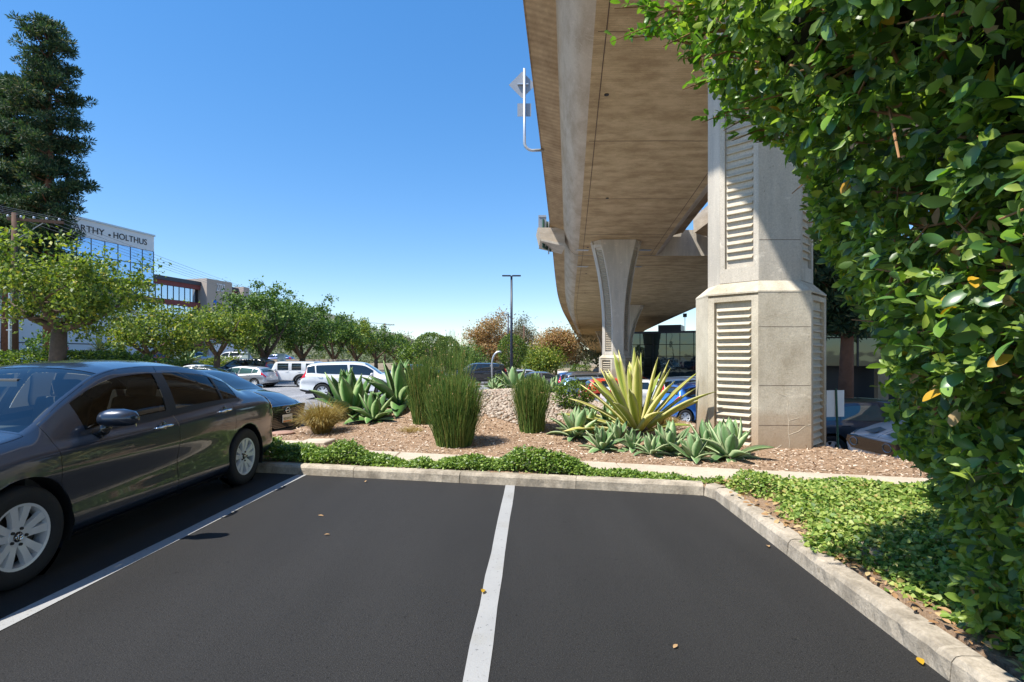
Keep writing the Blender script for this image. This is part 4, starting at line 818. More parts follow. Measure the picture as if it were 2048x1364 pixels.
car('parked_suv', 'silver SUV on the upper road behind the small agave', place(393, 62), R(35), SUV, SIL, UG, .5, z=.35); car('parked_suv', 'white SUV on the upper road behind the second street tree', place(463, 66), R(175), SUV, WHT, UG, .5, z=.35); car('parked_sedan', 'red car on the upper road by the planter', place(309, 58), R(60), SED, RED, UG, .5, z=.4); car('parked_sedan', 'blue sedan on the upper road behind the trunk of third tree', place(553, 72), R(180), SED, NVY, UG, .5, z=.3); car('parked_suv', 'dark SUV beside the silver SUV on the upper road', place(372, 64), R(40), SUV, GRY, UG, .5, z=.35)
# ================================================================ PLANTS
def lance(name, n, width, thick, bend, fold, prof):
    """one thick succulent leaf along +x, closed cross-section, curved by bend"""
    V = []; lat = []; F = []
    for i in range(n + 1):
        t = i / n; w = width * prof(t); a = bend * t; x = math.sin(a) / bend if abs(bend) > 1e-3 else t; z = -(1 - math.cos(a)) / bend if abs(bend) > 1e-3 else 0
        x, z = x, z; nx, nz = math.sin(a), math.cos(a); th = thick * (1 - .85 * t)
        for q, up, l in ((w, fold * w, 1), (0, -.0, 0), (-w, fold * w, 1), (0, -th, .3)):
            V.append((x + nx * up, q, z + nz * up)); lat.append(l)
    for i in range(n):
        for j in range(4): F.append((i * 4 + j, i * 4 + (j + 1) % 4, i * 4 + 4 + (j + 1) % 4, i * 4 + 4 + j))
    F += [(3, 2, 1, 0), (n * 4, n * 4 + 1, n * 4 + 2, n * 4 + 3)]
    me = npmesh(name, V, [np.array(F)], False); me.polygons.foreach_set('use_smooth', [True] * len(me.polygons))
    a_ = me.attributes.new('lat', 'FLOAT', 'POINT'); a_.data.foreach_set('value', lat); return me
ap = pch([(0, .45), (.2, .6), (.5, 1), (.72, .86), (.9, .38), (1, .02)]); fp = pch([(0, .75), (.25, .8), (.55, 1), (.8, .72), (.95, .25), (1, .02)])
AG = [lance('agave_leaf', 7, .185, .05, b_, .42, ap) for b_ in (-.9, -.35, .35, .9)]
FU = [lance('spear_leaf', 6, .066, .022, b_, .45, fp) for b_ in (-.12, .12, .35)]
for m_ in AG: m_.materials.append(MAT['agave'])
AG2 = [m_.copy() for m_ in AG]
for m_ in AG2: m_.materials[0] = MAT['agavegreen']
for m_ in FU: m_.materials.append(MAT['furcraea'])
def rosette(name, label, cat, loc, leaf, n, meshes, e0, e1, group=None, stem=True, wscale=1.0, rise=.12):
    root = empty(name, loc, 0, label, cat, group)
    if stem: b = MB(); b.lathe([(.0001, -.15), (leaf * .17, -.1), (leaf * .14, leaf * .1), (.0001, leaf * (.1 + rise))], 10); b.build('stem', MAT['bark'], root)
    for k in range(n):
        t = k / max(1, n - 1); az = k * 2.39996 + random.uniform(-.2, .2); el = e0 + (e1 - e0) * t ** 1.1 + random.uniform(-.10, .10); L_ = leaf * (1.0 - .12 * t + random.uniform(-.13, .10)) * (.75 if t < .08 else 1)
        me = meshes[min(len(meshes) - 1, max(0, int((1 - t) * len(meshes) + random.uniform(-.5, .5))))]
        o_ = obj('leaf', me, None, root); o_.location = (math.cos(az) * leaf * .05, math.sin(az) * leaf * .05, leaf * rise * t); o_.rotation_euler = Euler((random.uniform(-.25, .25), -el, az), 'XYZ'); o_.scale = (L_, L_ * wscale * random.uniform(.85, 1.1), L_)
    root.rotation_euler = (random.uniform(-.12, .12), random.uniform(-.12, .12), random.uniform(0, 6))
    return root
def onbed(px, D): x = XD(px, D); return (x, D, float(bed(x, D)) - .01)
def ag(px, D, leaf, n, label, e0=.12, e1=1.35): rosette('agave', label, 'agave', onbed(px, D), leaf * (1.06 if px < 900 else 1.1), n, AG2 if px < 900 else AG, e0, e1, 'agaves on the planted mound', True, .78 if leaf > .7 else .92)
ag(703, 10.6, .95, 32, 'largest pale green agave left of the rushes, leaning over white SUV'); ag(798, 11.2, .98, 28, 'upright pale agave directly left of the tall rush clump', .3); ag(748, 10.0, .55, 26, 'brighter green agave in front of two larger agaves', .15); ag(680, 11.6, .6, 20, 'dark agave rosette behind the tan grass tuft')
ag(1150, 8.45, .46, 30, 'blue-green agave rosette left of the variegated spear plant'); ag(1216, 9.3, .48, 24, 'dark green agave tucked behind, just left of the variegated plant stem'); ag(1204, 7.55, .33, 24, 'small agave rosette in front of the blue-green agave'); ag(1266, 7.55, .30, 18, 'pale thin agave at the foot of the variegated plant', .35)
ag(1338, 7.45, .42, 28, 'spreading agave left of the pair by the near pier'); ag(1388, 6.95, .34, 24, 'small bright agave in front at the sidewalk edge by the pier'); ag(1458, 7.05, .50, 28, 'grey-green agave against the near pier')
ag(1418, 7.5, .42, 24, 'agave squeezed between the two agaves nearest the pier'); ag(1302, 7.2, .30, 20, 'low agave at the left foot of the spreading agave'); ag(1236, 8.2, .34, 20, 'middle agave beneath the variegated plant leaves', .3); ag(1178, 9.0, .40, 22, 'agave behind the blue-green agave rosette'); ag(1030, 13.6, .62, 24, 'agave on the mound crest at the foot of the lamp post'); ag(1078, 13.9, .55, 20, 'agave on the mound crest above middle rush clump'); ag(1108, 13.0, .45, 18, 'agave at the right end of the mound crest', .3); ag(988, 13.3, .33, 18, 'small pale aloe-like rosette at left end of crest', .35)
ag(925, 12.6, .45, 18, 'agave half hidden behind the tall rush clump')
rosette('variegated_plant', 'large yellow and green variegated spear-leaved plant in front of the middle pier', 'plant', onbed(1275, 8.8), 1.38, 38, FU, .34, 1.5, None, True, 1.0, .10)
rosette('agave', 'small agave on the verge of the upper road by silver SUV', 'agave', (XD(378, 52), 52, .55), 1.5, 20, AG, .2, 1.3, 'agaves on the planted mound') if False else None
rosette('verge_agave', 'pale spiky agave on the verge of the upper road left of silver SUV', 'agave', (XD(376, 50), 50, .75), 1.5, 22, AG, .2, 1.3)
# rushes and grasses
def tuft(name, label, cat, loc, n, h, rb, rt, m, w=.0035, tips=0, arch=0.0, hvar=.3):
    root = empty(name, loc, 0, label, cat); a = RNG.uniform(0, 2 * np.pi, n); r = rb * np.sqrt(RNG.random(n)); hh = h * (1 - hvar * RNG.random(n) ** 1.5)
    p0 = np.stack([r * np.cos(a), r * np.sin(a), np.full(n, -.03)], 1); sp_ = rt / max(rb, .01); a2 = a + RNG.normal(0, .25, n); rr = r * sp_ + RNG.normal(0, .05, n)
    p2 = np.stack([rr * np.cos(a2), rr * np.sin(a2), hh * (1 - .18 * (rr / max(rt, .01)) ** 2)], 1); pm = (p0 + p2) / 2; pm[:, :2] = p0[:, :2] + (p2[:, :2] - p0[:, :2]) * (.32 if not arch else .45); pm[:, 2] = p2[:, 2] * (.55 + arch)
    if arch: p2[:, 2] *= RNG.uniform(.35, 1.0, n)
    segs = 5; T = np.linspace(0, 1, segs + 1); C = ((1 - T) ** 2)[None, :, None] * p0[:, None] + (2 * T * (1 - T))[None, :, None] * pm[:, None] * 1.0 + (T ** 2)[None, :, None] * p2[:, None]
    d = RNG.uniform(0, 2 * np.pi, n); ex = np.stack([np.cos(d), np.sin(d), 0 * d], 1); ey = np.stack([-np.sin(d), np.cos(d), 0 * d], 1); V = []
    for k in range(3):
        q = ex * math.cos(k * 2.094) + ey * math.sin(k * 2.094); V.append(C + q[:, None] * (w * (1 - .55 * T))[None, :, None])
    V = np.stack(V, 2).reshape(-1, 3); F = []
    for i in range(segs):
        for k in range(3): F.append((i * 3 + k, i * 3 + (k + 1) % 3, i * 3 + 3 + (k + 1) % 3, i * 3 + 3 + k))
    F = (np.arange(n)[:, None, None] * (segs + 1) * 3 + np.array(F)[None]).reshape(-1, 4)
    tag(obj('stems' if not arch else 'blades', npmesh('stems', V, F, True), m, root), kind='stuff')
    if tips:
        k = RNG.choice(n, tips, False); P = p2[k]; D_ = rdir(tips); D_[:, 2] = np.abs(D_[:, 2]) + .4
        P = np.repeat(P, 3, 0); D_ = np.repeat(D_, 3, 0) + .5 * RNG.normal(size=(tips * 3, 3)); tag(obj('seed_heads', npmesh('seed_heads', *scatter(P, D_, rdir(tips * 3), RNG.uniform(.015, .032, tips * 3), T_DIA)), MAT['dryleaf'], root), kind='stuff')
    return root
tuft('rush_clump', 'large dense upright green rush clump in the middle of the mulch bed', 'rush', onbed(908, 7.9), 2100, 1.12, .26, .44, MAT['rush'], .0048, 40, 0, .6)
tuft('rush_clump', 'darker rush clump directly behind left of the large one', 'rush', onbed(848, 9.6), 1400, 1.25, .20, .34, MAT['rush'], .0048, 40, 0, .55)
tuft('rush_clump', 'smaller upright rush clump below the lamp post', 'rush', onbed(1064, 8.85), 1500, .98, .20, .33, MAT['rush'], .0046, 20, 0, .4)
tuft('rush_clump', 'tall sparse flowering rush behind the large clump', 'rush', onbed(905, 11.2), 330, 1.55, .3, .6, MAT['rush'], .0042, 60, 0, .5)
tuft('grass_tuft', 'golden tan arching grass tuft beside the black sedan', 'grass', onbed(644, 9.15), 1900, .66, .10, .52, MAT['tangrass'], .0032, 0, .28, .4)
tuft('grass_tuft', 'small dry tan grass tuft below the blue hatchback', 'grass', onbed(1330, 9.6), 420, .32, .12, .35, MAT['tangrass'], .003, 0, .25, .4)
tuft('grass_tuft', 'low dead grass patch on the mulch left of the large rush clump', 'grass', onbed(822, 8.9), 260, .12, .12, .3, MAT['tangrass'], .0025, 0, .2, .4)
def bushy(name, label, cat, loc, rad, n, size, m, group=None, T=T_DIA, hollow=.55, stemr=.03):
    root = empty(name, loc, 0, label, cat, group); rad = np.array(rad, float); d = rdir(n); r = (hollow + (1 - hollow) * RNG.random(n))[:, None]
    lump = 1 + .14 * np.sin(d[:, :1] * 5 + loc[0]) * np.sin(d[:, 1:2] * 6) + .1 * np.sin(d[:, 2:3] * 9 + loc[1]); P = d * r * rad * lump; P[:, 2] += rad[2]
    D_ = nrm(d + .8 * RNG.normal(size=(n, 3))); N_ = nrm(d + np.array([0, 0, .5]) + .7 * RNG.normal(size=(n, 3)))
    tag(obj('foliage', npmesh('foliage', *scatter(P, D_, N_, size * RNG.uniform(.6, 1.3, n), T)), m, root), kind='stuff')
    b = MB(); b.tube([(0, 0, -.3), (0, 0, rad[2])], [stemr, stemr * .6], 6); b.build('stem', MAT['bark'], root); return root
bushy('shrub', 'fine grey-green shrub between mound crest and variegated plant', 'shrub', onbed(1148, 10.6), (.42, .4, .30), 2600, .05, MAT['topiary'])
bushy('shrub', 'small olive shrub at left of the crest by the pale rosette', 'shrub', onbed(1003, 13.9), (.4, .4, .26), 1500, .05, MAT['topiary'])
# low shrubs in the kerb strip (ground cover nobody could count)
def strip(name, label, n, xr_, fy, hfun, size, m, T, flat=.6):
    x = RNG.uniform(*xr_, n); v = RNG.random(n); y = fy(x, v); h = hfun(x, v, y); k = RNG.random(n) < np.clip(h / .05, 0, 1); x, y, h = x[k], y[k], h[k]; n = len(x)
    z = .11 + h * RNG.random(n) ** .55; P = np.stack([x, y, z], 1); D_ = rdir(n) * np.array([1, 1, .5]); N_ = np.array([-.15, -.1, 1.]) + flat * RNG.normal(size=(n, 3))
    return tag(obj(name, npmesh(name, *scatter(P, D_, N_, size * RNG.uniform(.55, 1.25, n), T)), m), label, 'ground cover', kind='stuff')
def hs(x, v, y):
    env = .62 + .25 * np.sin(x * 2.1 + 1.0) + .25 * np.sin(5.3 * x) + .15 * np.sin(11 * x); a = np.clip(env, .12, 1) * np.where(x < .55, 1, np.clip(1 - (x - .55) * 1.0, .24, 1)); gap = 1 - .85 * np.exp(-((x + .95) / .16) ** 2)
    return .28 * a * gap * (.35 + .65 * np.sin(np.pi * np.clip(v, .02, .98)) ** .6)
strip('low_shrubs', 'low glossy green shrubs growing between far kerb and sidewalk', 30000, (-3.5, 2.3), lambda x, v: Kf(x) + .15 + v * (Sf(x) - Kf(x) - .08), hs, .043, MAT['shrub'], T_OVAL, .7)
def ih(x, v, y): return (.06 + .10 * (.5 + .5 * np.sin(2.2 * x + 1.7 * y) * np.sin(1.9 * y - x)) + .04 * np.sin(6 * x) * np.sin(5 * y)) * np.clip((x - KX(y) - .20 - .09 * np.sin(3 * y) - .07 * np.sin(8 * y)) / .2, 0, 1) * np.clip((Sf(x) + .08 - y) / .1, 0, 1)
n = 95000
def iy(x, v): return -.6 + v * (Sf(x) + .55)
strip('ivy_ground_cover', 'bright sunlit ivy ground cover between right kerb and hedge', n, (2.08, 4.9), iy, ih, .038, MAT['ivy'], T_IVY, .55)
# ---- the big hedge at right
YS = np.array([-1.5, 0, 1.0, 1.6, 2.1, 2.6, 3.0, 3.4, 3.8, 4.3]); ZS = np.array([.1, .5, .9, 1.47, 2.0, 2.4, 2.75, 3.05, 3.45, 3.9])
HX = np.array([[2.3, 2.3, 2.28, 2.26, 2.24, 2.32, 2.55, 2.92, 3.5, 4.6], [2.05, 2.05, 2.0, 2.0, 2.08, 2.28, 2.56, 2.95, 3.5, 4.5], [1.75, 1.75, 1.72, 1.74, 1.88, 2.12, 2.42, 2.8, 3.35, 4.4], [1.42, 1.42, 1.36, 1.44, 1.62, 1.88, 2.18, 2.55, 3.15, 4.3], [1.3, 1.3, 1.25, 1.3, 1.42, 1.62, 1.92, 2.35, 3.0, 4.2], [1.2, 1.2, 1.18, 1.2, 1.28, 1.46, 1.78, 2.25, 2.9, 4.2], [1.1, 1.1, 1.08, 1.06, 1.06, 1.2, 1.5, 2.0, 2.8, 4.2], [1.0, 1.0, .98, .93, .87, .86, 1.1, 1.75, 2.7, 4.2], [1.6, 1.6, 1.5, 1.35, 1.2, 1.15, 1.45, 2.1, 2.9, 4.4], [2.9, 2.9, 2.8, 2.6, 2.4, 2.3, 2.5, 3.0, 3.6, 4.8]])
def hx(y, z):
    i = np.clip(np.searchsorted(YS, y) - 1, 0, len(YS) - 2); j = np.clip(np.searchsorted(ZS, z) - 1, 0, len(ZS) - 2); u = np.clip((y - YS[i]) / (YS[i + 1] - YS[i]), 0, 1); v = np.clip((z - ZS[j]) / (ZS[j + 1] - ZS[j]), 0, 1)
    b = HX[j, i] * (1 - u) * (1 - v) + HX[j, i + 1] * u * (1 - v) + HX[j + 1, i] * (1 - u) * v + HX[j + 1, i + 1] * u * v
    return b + .07 * np.sin(4.1 * y + 2.2 * z) * np.sin(3.7 * z - 1.9 * y) + .045 * np.sin(9 * y - 4 * z) * np.sin(8 * z + 3 * y)
def hn(y, z):
    e = .05; n_ = np.stack([-np.ones_like(y), (hx(y + e, z) - hx(y - e, z)) / (2 * e), (hx(y, z + e) - hx(y, z - e)) / (2 * e)], -1); return nrm(n_)
hedge = empty('hedge', (3.4, 1.8, .1), 0, 'tall broad-leaved evergreen hedge overhanging from the right foreground', 'hedge'); HO = np.array([3.4, 1.8, .1])
nt_ = 5200; NL = 9; y = RNG.uniform(-.4, 4.1, nt_); z = .12 + 3.75 * RNG.random(nt_); dep = RNG.exponential(.075, nt_) - .06; N_ = hn(y, z); TP = np.stack([hx(y, z), y, z], 1) - N_ * dep[:, None]
TD = nrm(N_ * .8 + RNG.normal(0, .5, (nt_, 3)) + np.array([0, 0, .12])); n = nt_ * NL; TDr = np.repeat(TD, NL, 0); sd = nrm(np.cross(TDr, rdir(n))); open_ = RNG.uniform(.25, 1.25, n)[:, None]
D_ = nrm(TDr * np.cos(open_) + sd * np.sin(open_) + np.array([0, 0, -.12])); P = np.repeat(TP, NL, 0) - TDr * RNG.uniform(0, .11, n)[:, None] + RNG.normal(0, .008, (n, 3)); LN = nrm(TDr * 1.0 + np.array([-.1, -.1, .35]) + .3 * RNG.normal(size=(n, 3))); SZ = np.repeat(RNG.uniform(.75, 1.25, nt_), NL) * RNG.uniform(.036, .074, n); dep = np.repeat(dep, NL)
dist = np.linalg.norm(P - np.array([0, 0, EYE]), axis=1); px = CX + FPX * P[:, 0] / np.maximum(P[:, 1], .05); py = CY - FPX * (P[:, 2] - EYE) / np.maximum(P[:, 1], .05)
vis = (P[:, 1] > .6) & (px > 1250) & (px < 2070) & (py > -20) & (py < 1390) & (dep < .03); score = np.where(vis, SZ / dist, 0); big = np.argsort(-score)[:300]; rest = np.ones(n, bool); rest[big] = False
keep = rest & (dist > .95)
tag(obj('foliage', npmesh('foliage', *scatter(P[keep] - HO, D_[keep], LN[keep], SZ[keep], T_OVAL), True), MAT['hedge'], hedge), kind='stuff')
lm = [npmesh('leaf', *scatter(np.zeros((1, 3)), np.array([[1., 0, 0]]), np.array([[0, 0, 1.]]), [1.0], T_LEAF), True) for _ in range(3)]
g_ = G('hedge_leaf_single'); oi = g_.N('ObjectInfo'); c_ = g_.ramp(oi.outputs['Random'], [(0, (.03, .08, .025)), (.4, (.06, .14, .035)), (.75, (.12, .23, .04)), (1, (.22, .34, .06))]); g_.setp(Base_Color=c_, Roughness=.32); MAT['leafone'] = g_.m
lm[0].materials.append(MAT['leafone']); lm[1].materials.append(MAT['hedgenew']); lm[2].materials.append(MAT['yellowleaf'])
for q, i in enumerate(big):
    if dist[i] < .95: continue
    x_ = Vector(D_[i]); z_ = Vector(LN[i]); z_ = (z_ - x_ * z_.dot(x_)).normalized(); y_ = z_.cross(x_); o_ = obj('leaf', lm[2 if q % 43 == 7 else (1 if q % 9 == 0 else 0)], None, hedge)
    M_ = Matrix((x_, y_, z_)).transposed().to_4x4(); o_.matrix_basis = Matrix.Translation(P[i] - HO) @ M_ @ Matrix.Scale(SZ[i], 4)
# inner leaves (deep, dark) and twigs
n = 14000; y = RNG.uniform(-.4, 4.0, n); z = .1 + 3.7 * RNG.random(n); dep = RNG.uniform(.22, .55, n); N2 = hn(y, z); P2 = np.stack([hx(y, z), y, z], 1) - N2 * dep[:, None]
tag(obj('inner_foliage', npmesh('inner_foliage', *scatter(P2 - HO, rdir(n), rdir(n), RNG.uniform(.06, .10, n), T_OVAL), True), MAT['hedge'], hedge), kind='stuff')
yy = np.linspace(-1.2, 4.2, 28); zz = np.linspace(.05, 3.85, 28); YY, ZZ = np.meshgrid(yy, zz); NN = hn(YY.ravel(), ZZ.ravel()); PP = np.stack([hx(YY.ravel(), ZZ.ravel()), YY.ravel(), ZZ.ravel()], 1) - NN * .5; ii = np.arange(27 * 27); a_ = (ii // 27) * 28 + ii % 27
obj('core_shade_sheet', npmesh('core_shade_sheet', PP - HO, np.stack([a_, a_ + 1, a_ + 29, a_ + 28], 1), True), simple('core_shade_brown', (.035, .028, .018), .95, var=.6, scale=9), hedge)  # added sheet that blocks light; its dark brown stands in for shade inside hedge
for k in range(120):
    y0 = random.uniform(.3, 3.7); z0 = random.uniform(.2, 3.5); n0 = hn(np.array([y0]), np.array([z0]))[0]; s0 = np.array([float(hx(np.array([y0]), np.array([z0]))[0]), y0, z0]); p0 = s0 - n0 * .45; dv = n0 * .42 + np.array([random.uniform(-.1, .1), random.uniform(-.35, .35), random.uniform(-.15, .4)])
    if np.linalg.norm(p0 + dv - np.array([0, 0, EYE])) < 1.1: continue
    b = MB(); b.tube([p0 - HO, p0 + dv * .5 + np.array([0, 0, -.04]) - HO, p0 + dv - HO], [.008, .006, .0035], 5); b.build('twig', MAT['twig'], hedge)
# light sprigs reaching out at the upper left
for k in range(24):
    y0 = random.uniform(2.35, 2.95); z0 = random.uniform(2.6, 3.15); s0 = np.array([float(hx(np.array([y0]), np.array([z0]))[0]) + .05, y0, z0]); L_ = random.uniform(.16, .42); dv = np.array([-1, random.uniform(-.2, .3), random.uniform(-.35, .25)]); dv = dv / np.linalg.norm(dv) * L_
    b = MB(); b.tube([s0 - HO, s0 + dv * .55 + np.array([0, 0, .03]) - HO, s0 + dv - HO], [.005, .004, .002], 5); b.build('sprig', MAT['twig'], hedge)
    m_ = 20; T_ = RNG.random(m_) ** .7; PP = s0 + dv * T_[:, None] + np.array([0, 0, .03]); DD = nrm(dv / L_ * .6 + RNG.normal(0, .6, (m_, 3))); tag(obj('sprig_leaves', npmesh('sprig_leaves', *scatter(PP - HO, DD, np.array([0, 0, 1.]) + .5 * RNG.normal(size=(m_, 3)), RNG.uniform(.035, .07, m_), T_OVAL), True), MAT['hedgenew'], hedge), kind='stuff')
n = 520; y = RNG.uniform(.2, 3.6, n); z = .2 + 3.5 * RNG.random(n); N3 = hn(y, z); P3 = np.stack([hx(y, z), y, z], 1) - N3 * RNG.uniform(-.02, .15, n)[:, None]; P3 = P3[np.linalg.norm(P3 - np.array([0, 0, EYE]), axis=1) > 1.0]; n = len(P3)
tag(obj('dead_leaves', npmesh('dead_leaves', *scatter(P3 - HO, nrm(RNG.normal(size=(n, 3)) + np.array([0, 0, -.8])), rdir(n), RNG.uniform(.04, .075, n), T_OVAL), True), MAT['dryleaf'], hedge), kind='stuff')
for k in range(70):      # bare orange-brown branches showing through low on the right
    y0 = random.uniform(.9, 2.3); z0 = random.uniform(.7, 3.0); n0 = hn(np.array([y0]), np.array([z0]))[0]; s0 = np.array([float(hx(np.array([y0]), np.array([z0]))[0]), y0, z0]) - n0 * random.uniform(.02, .14); t0 = np.array([random.uniform(-.15, .15), random.uniform(-1, 1), random.uniform(-.4, .9)]); t0 = t0 / np.linalg.norm(t0) * random.uniform(.12, .3)
    if np.linalg.norm(s0 - np.array([0, 0, EYE])) < 1.15: continue
    b = MB(); b.tube([s0 - t0 - n0 * .1 - HO, s0 - HO, s0 + t0 + n0 * .02 - HO], [.007, .0055, .003], 5); b.build('branch', MAT['twig'], hedge)
# ---- trees
def tree(name, label, cat, loc, H, cr, th, tr, m, ncl, nlv, ls, group=None, lean=0.0, sprig=0, clr=.5, fork=4, squash=1.0, seed=0):
    rg = np.random.default_rng(seed + 11); root = empty(name, loc, 0, label, cat, group); cr = np.array(cr, float); cc = np.array([lean, 0, H - cr[2]])
    d = rg.normal(size=(ncl, 3)); d /= np.linalg.norm(d, axis=1, keepdims=True); r = rg.uniform(.2, 1.12, ncl) ** .62; C = cc + d * r[:, None] * (cr - clr * .6); C[:, 2] = np.maximum(C[:, 2], th * .72 + .25 * rg.random(ncl))
    if sprig:
        k = rg.choice(ncl, sprig, False); C[k] += d[k] * .25 * cr * rg.uniform(.5, 1, (sprig, 1)) + np.array([0, 0, .25])
    tk = th * .8; b = MB(); fk = np.array([lean * .35, 0, tk]); b.tube([(0, 0, -.4), (lean * .1, .03, tk * .45), fk], [tr * 1.25, tr, tr * .85], 10); b.build('trunk', MAT['bark'], root, True)
    for q in range(fork):
        a = 2 * math.pi * q / fork + rg.uniform(-.4, .4); e = cc + np.array([math.cos(a) * cr[0] * .62, math.sin(a) * cr[1] * .62, rg.uniform(-.3, .35) * cr[2]]); mid = fk * .45 + e * .55 + np.array([0, 0, -.12 * cr[2]])
        b = MB(); b.tube([fk - np.array([0, 0, .1]), mid, e], [tr * .62, tr * .38, tr * .12], 7)
        for s_ in range(3):
            t_ = C[rg.integers(ncl)]; b.tube([mid, (mid + t_) / 2 + np.array([0, 0, .1]), t_], [tr * .22, tr * .14, tr * .05], 5)
        b.build('limb', MAT['bark'], root, True)
    ci = rg.integers(0, ncl, nlv); off = rg.normal(size=(nlv, 3)) * clr * .5 * np.array([1, 1, .75]); P = C[ci] + off; out = nrm(P - cc); D_ = nrm(out * .4 + rg.normal(size=(nlv, 3))); N_ = nrm(out * .5 + np.array([0, 0, .6]) + rg.normal(size=(nlv, 3)) * .6)
    tag(obj('crown', npmesh('crown', *scatter(P, D_, N_, ls * rg.uniform(.6, 1.3, nlv), T_DIA)), m, root), kind='stuff'); return root
TG = 'street trees along the car park'
TR = [(112, 26, 7.2, (3.9, 3.6, 2.5), 4.1, .36, 'tree', 90, 11000, .21, 'broad yellow-green street tree at far left above grey sedan roof', 14, .5),
      (292, 33, 4.75, (2.9, 2.8, 1.7), 2.5, .24, 'tree', 60, 7000, .2, 'small forked street tree left of the house-number pillar', 8, .6),
      (432, 40, 5.45, (3.2, 3, 2.0), 2.7, .24, 'tree', 60, 7000, .22, 'round street tree in front of the numbered pillar', 8, .3),
      (528, 48, 8.0, (3.6, 3.4, 3.0), 2.6, .34, 'treedk', 70, 8000, .25, 'tall street tree behind the white off-road wagon', 10, .2),
      (606, 54, 7.6, (3.6, 3.4, 2.9), 2.6, .34, 'treedk', 70, 7500, .26, 'dense dark street tree above left end of the white SUV', 8, -.2),
      (668, 64, 6.8, (3.6, 3.4, 2.6), 2.3, .3, 'treedk', 55, 5500, .28, 'street tree above the middle of the white SUV', 6, 0),
      (712, 74, 6.6, (3.5, 3.3, 2.5), 2.3, .3, 'tree', 50, 5000, .3, 'street tree above the large agaves', 6, 0),
      (752, 84, 6.4, (3.6, 3.3, 2.4), 2.3, .3, 'treedk', 50, 4500, .32, 'street tree just left of the far utility pole', 6, 0),
      (794, 96, 5.9, (3.8, 3.3, 2.4), 1.8, .3, 'treedk', 45, 4000, .34, 'last street tree of the row, right of the far utility pole', 6, 0)]
for k, (px_, D, zt_, cr, th, tr, mm, ncl, nl_, ls, lab, sprg, ln) in enumerate(TR):
    x_ = XD(px_, D); zb_ = float(gz(x_, D)); tree('street_tree', lab, 'tree', (x_, D, zb_), zt_ - zb_, cr, th, tr, MAT[mm], ncl, nl_, ls, TG, ln, sprg * 2, .78 if k == 0 else .66, 4, seed=k)
for k, (px_, D, zt_, cr, mm, lab, nl_) in enumerate([(985, 84, 8.3, (4.6, 4, 4.2), 'brown', 'tall brown-leaved tree left of the lamp post', 7500), (1040, 92, 8.2, (3.4, 3.4, 4.0), 'grey', 'grey thin-leaved tree behind the lamp post', 4500), (1112, 82, 6.2, (4.2, 3.6, 3.0), 'brown', 'spreading rust-brown tree beside the roadway edge', 6000), (1150, 100, 5.6, (4.4, 4, 3.3), 'grey', 'greyish bare-looking tree under the roadway edge', 4500), (1080, 66, 2.9, (2.9, 2.6, 2.2), 'tree', 'bright green bushy tree right of the ball topiary', 4500), (840, 70, 3.6, (3.6, 3, 2.6), 'topiary', 'olive green tree left of the twin topiary', 4000), (930, 76, 3.2, (3.4, 3, 2.6), 'treedk', 'low dark tree right of the twin topiary', 3500), (806, 112, 6.3, (3.4, 3, 3.2), 'grey', 'grey leafless-looking tree behind the far utility pole', 3000)]):
    x_ = XD(px_, D); zb_ = float(gz(x_, D)) - .2; tree('background_tree', lab, 'tree', (x_, D, zb_), zt_ - zb_, cr, 1.6, .22, MAT[mm], 46, int(nl_ * 1.7), .24 if D < 70 else .29, 'trees behind the car park', 0, 6, 1.5, 4, seed=40 + k)
def topiary(label, px_, D, r, zt_, th=1.2):
    x_ = XD(px_, D); zb_ = float(gz(x_, D)); root = empty('topiary', (x_, D, zb_), 0, label, 'topiary', 'clipped topiary trees'); b = MB(); b.tube([(0, 0, -.2), (.05, 0, zt_ - zb_ - r[2])], [.14, .1], 8); b.build('trunk', MAT['bark'], root, True)
    for q in range(3): a = q * 2.1; b = MB(); b.tube([(0, 0, th * .6), (math.cos(a) * r[0] * .6, math.sin(a) * r[1] * .6, zt_ - zb_ - r[2] * 1.1)], [.08, .04], 6); b.build('limb', MAT['bark'], root, True)
    n = 5200; d = rdir(n); d[:, 2] = np.where(d[:, 2] < 0, d[:, 2] * 1.15, d[:, 2]); P = d * np.array(r) * RNG.uniform(.82, 1.03, n)[:, None]; P[:, :2] *= np.where(P[:, 2:3] < 0, 1 + .28 * P[:, 2:3] / r[2], 1); P[:, 2] += zt_ - zb_ - r[2]
    tag(obj('crown', npmesh('crown', *scatter(P, nrm(d + .9 * RNG.normal(size=(n, 3))), nrm(d + .4 * RNG.normal(size=(n, 3))), RNG.uniform(.09, .17, n), T_DIA)), MAT['topiary'], root), kind='stuff')
topiary('ball-clipped topiary tree directly behind the lamp post', 1024, 46, (1.25, 1.2, 1.5), 3.35); topiary('larger dome-clipped topiary left of the brown tree', 862, 44, (1.35, 1.3, 1.15), 3.4); topiary('yellow-topped topiary dome just right of the larger dome', 893, 47, (1.15, 1.2, 1.2), 3.2)
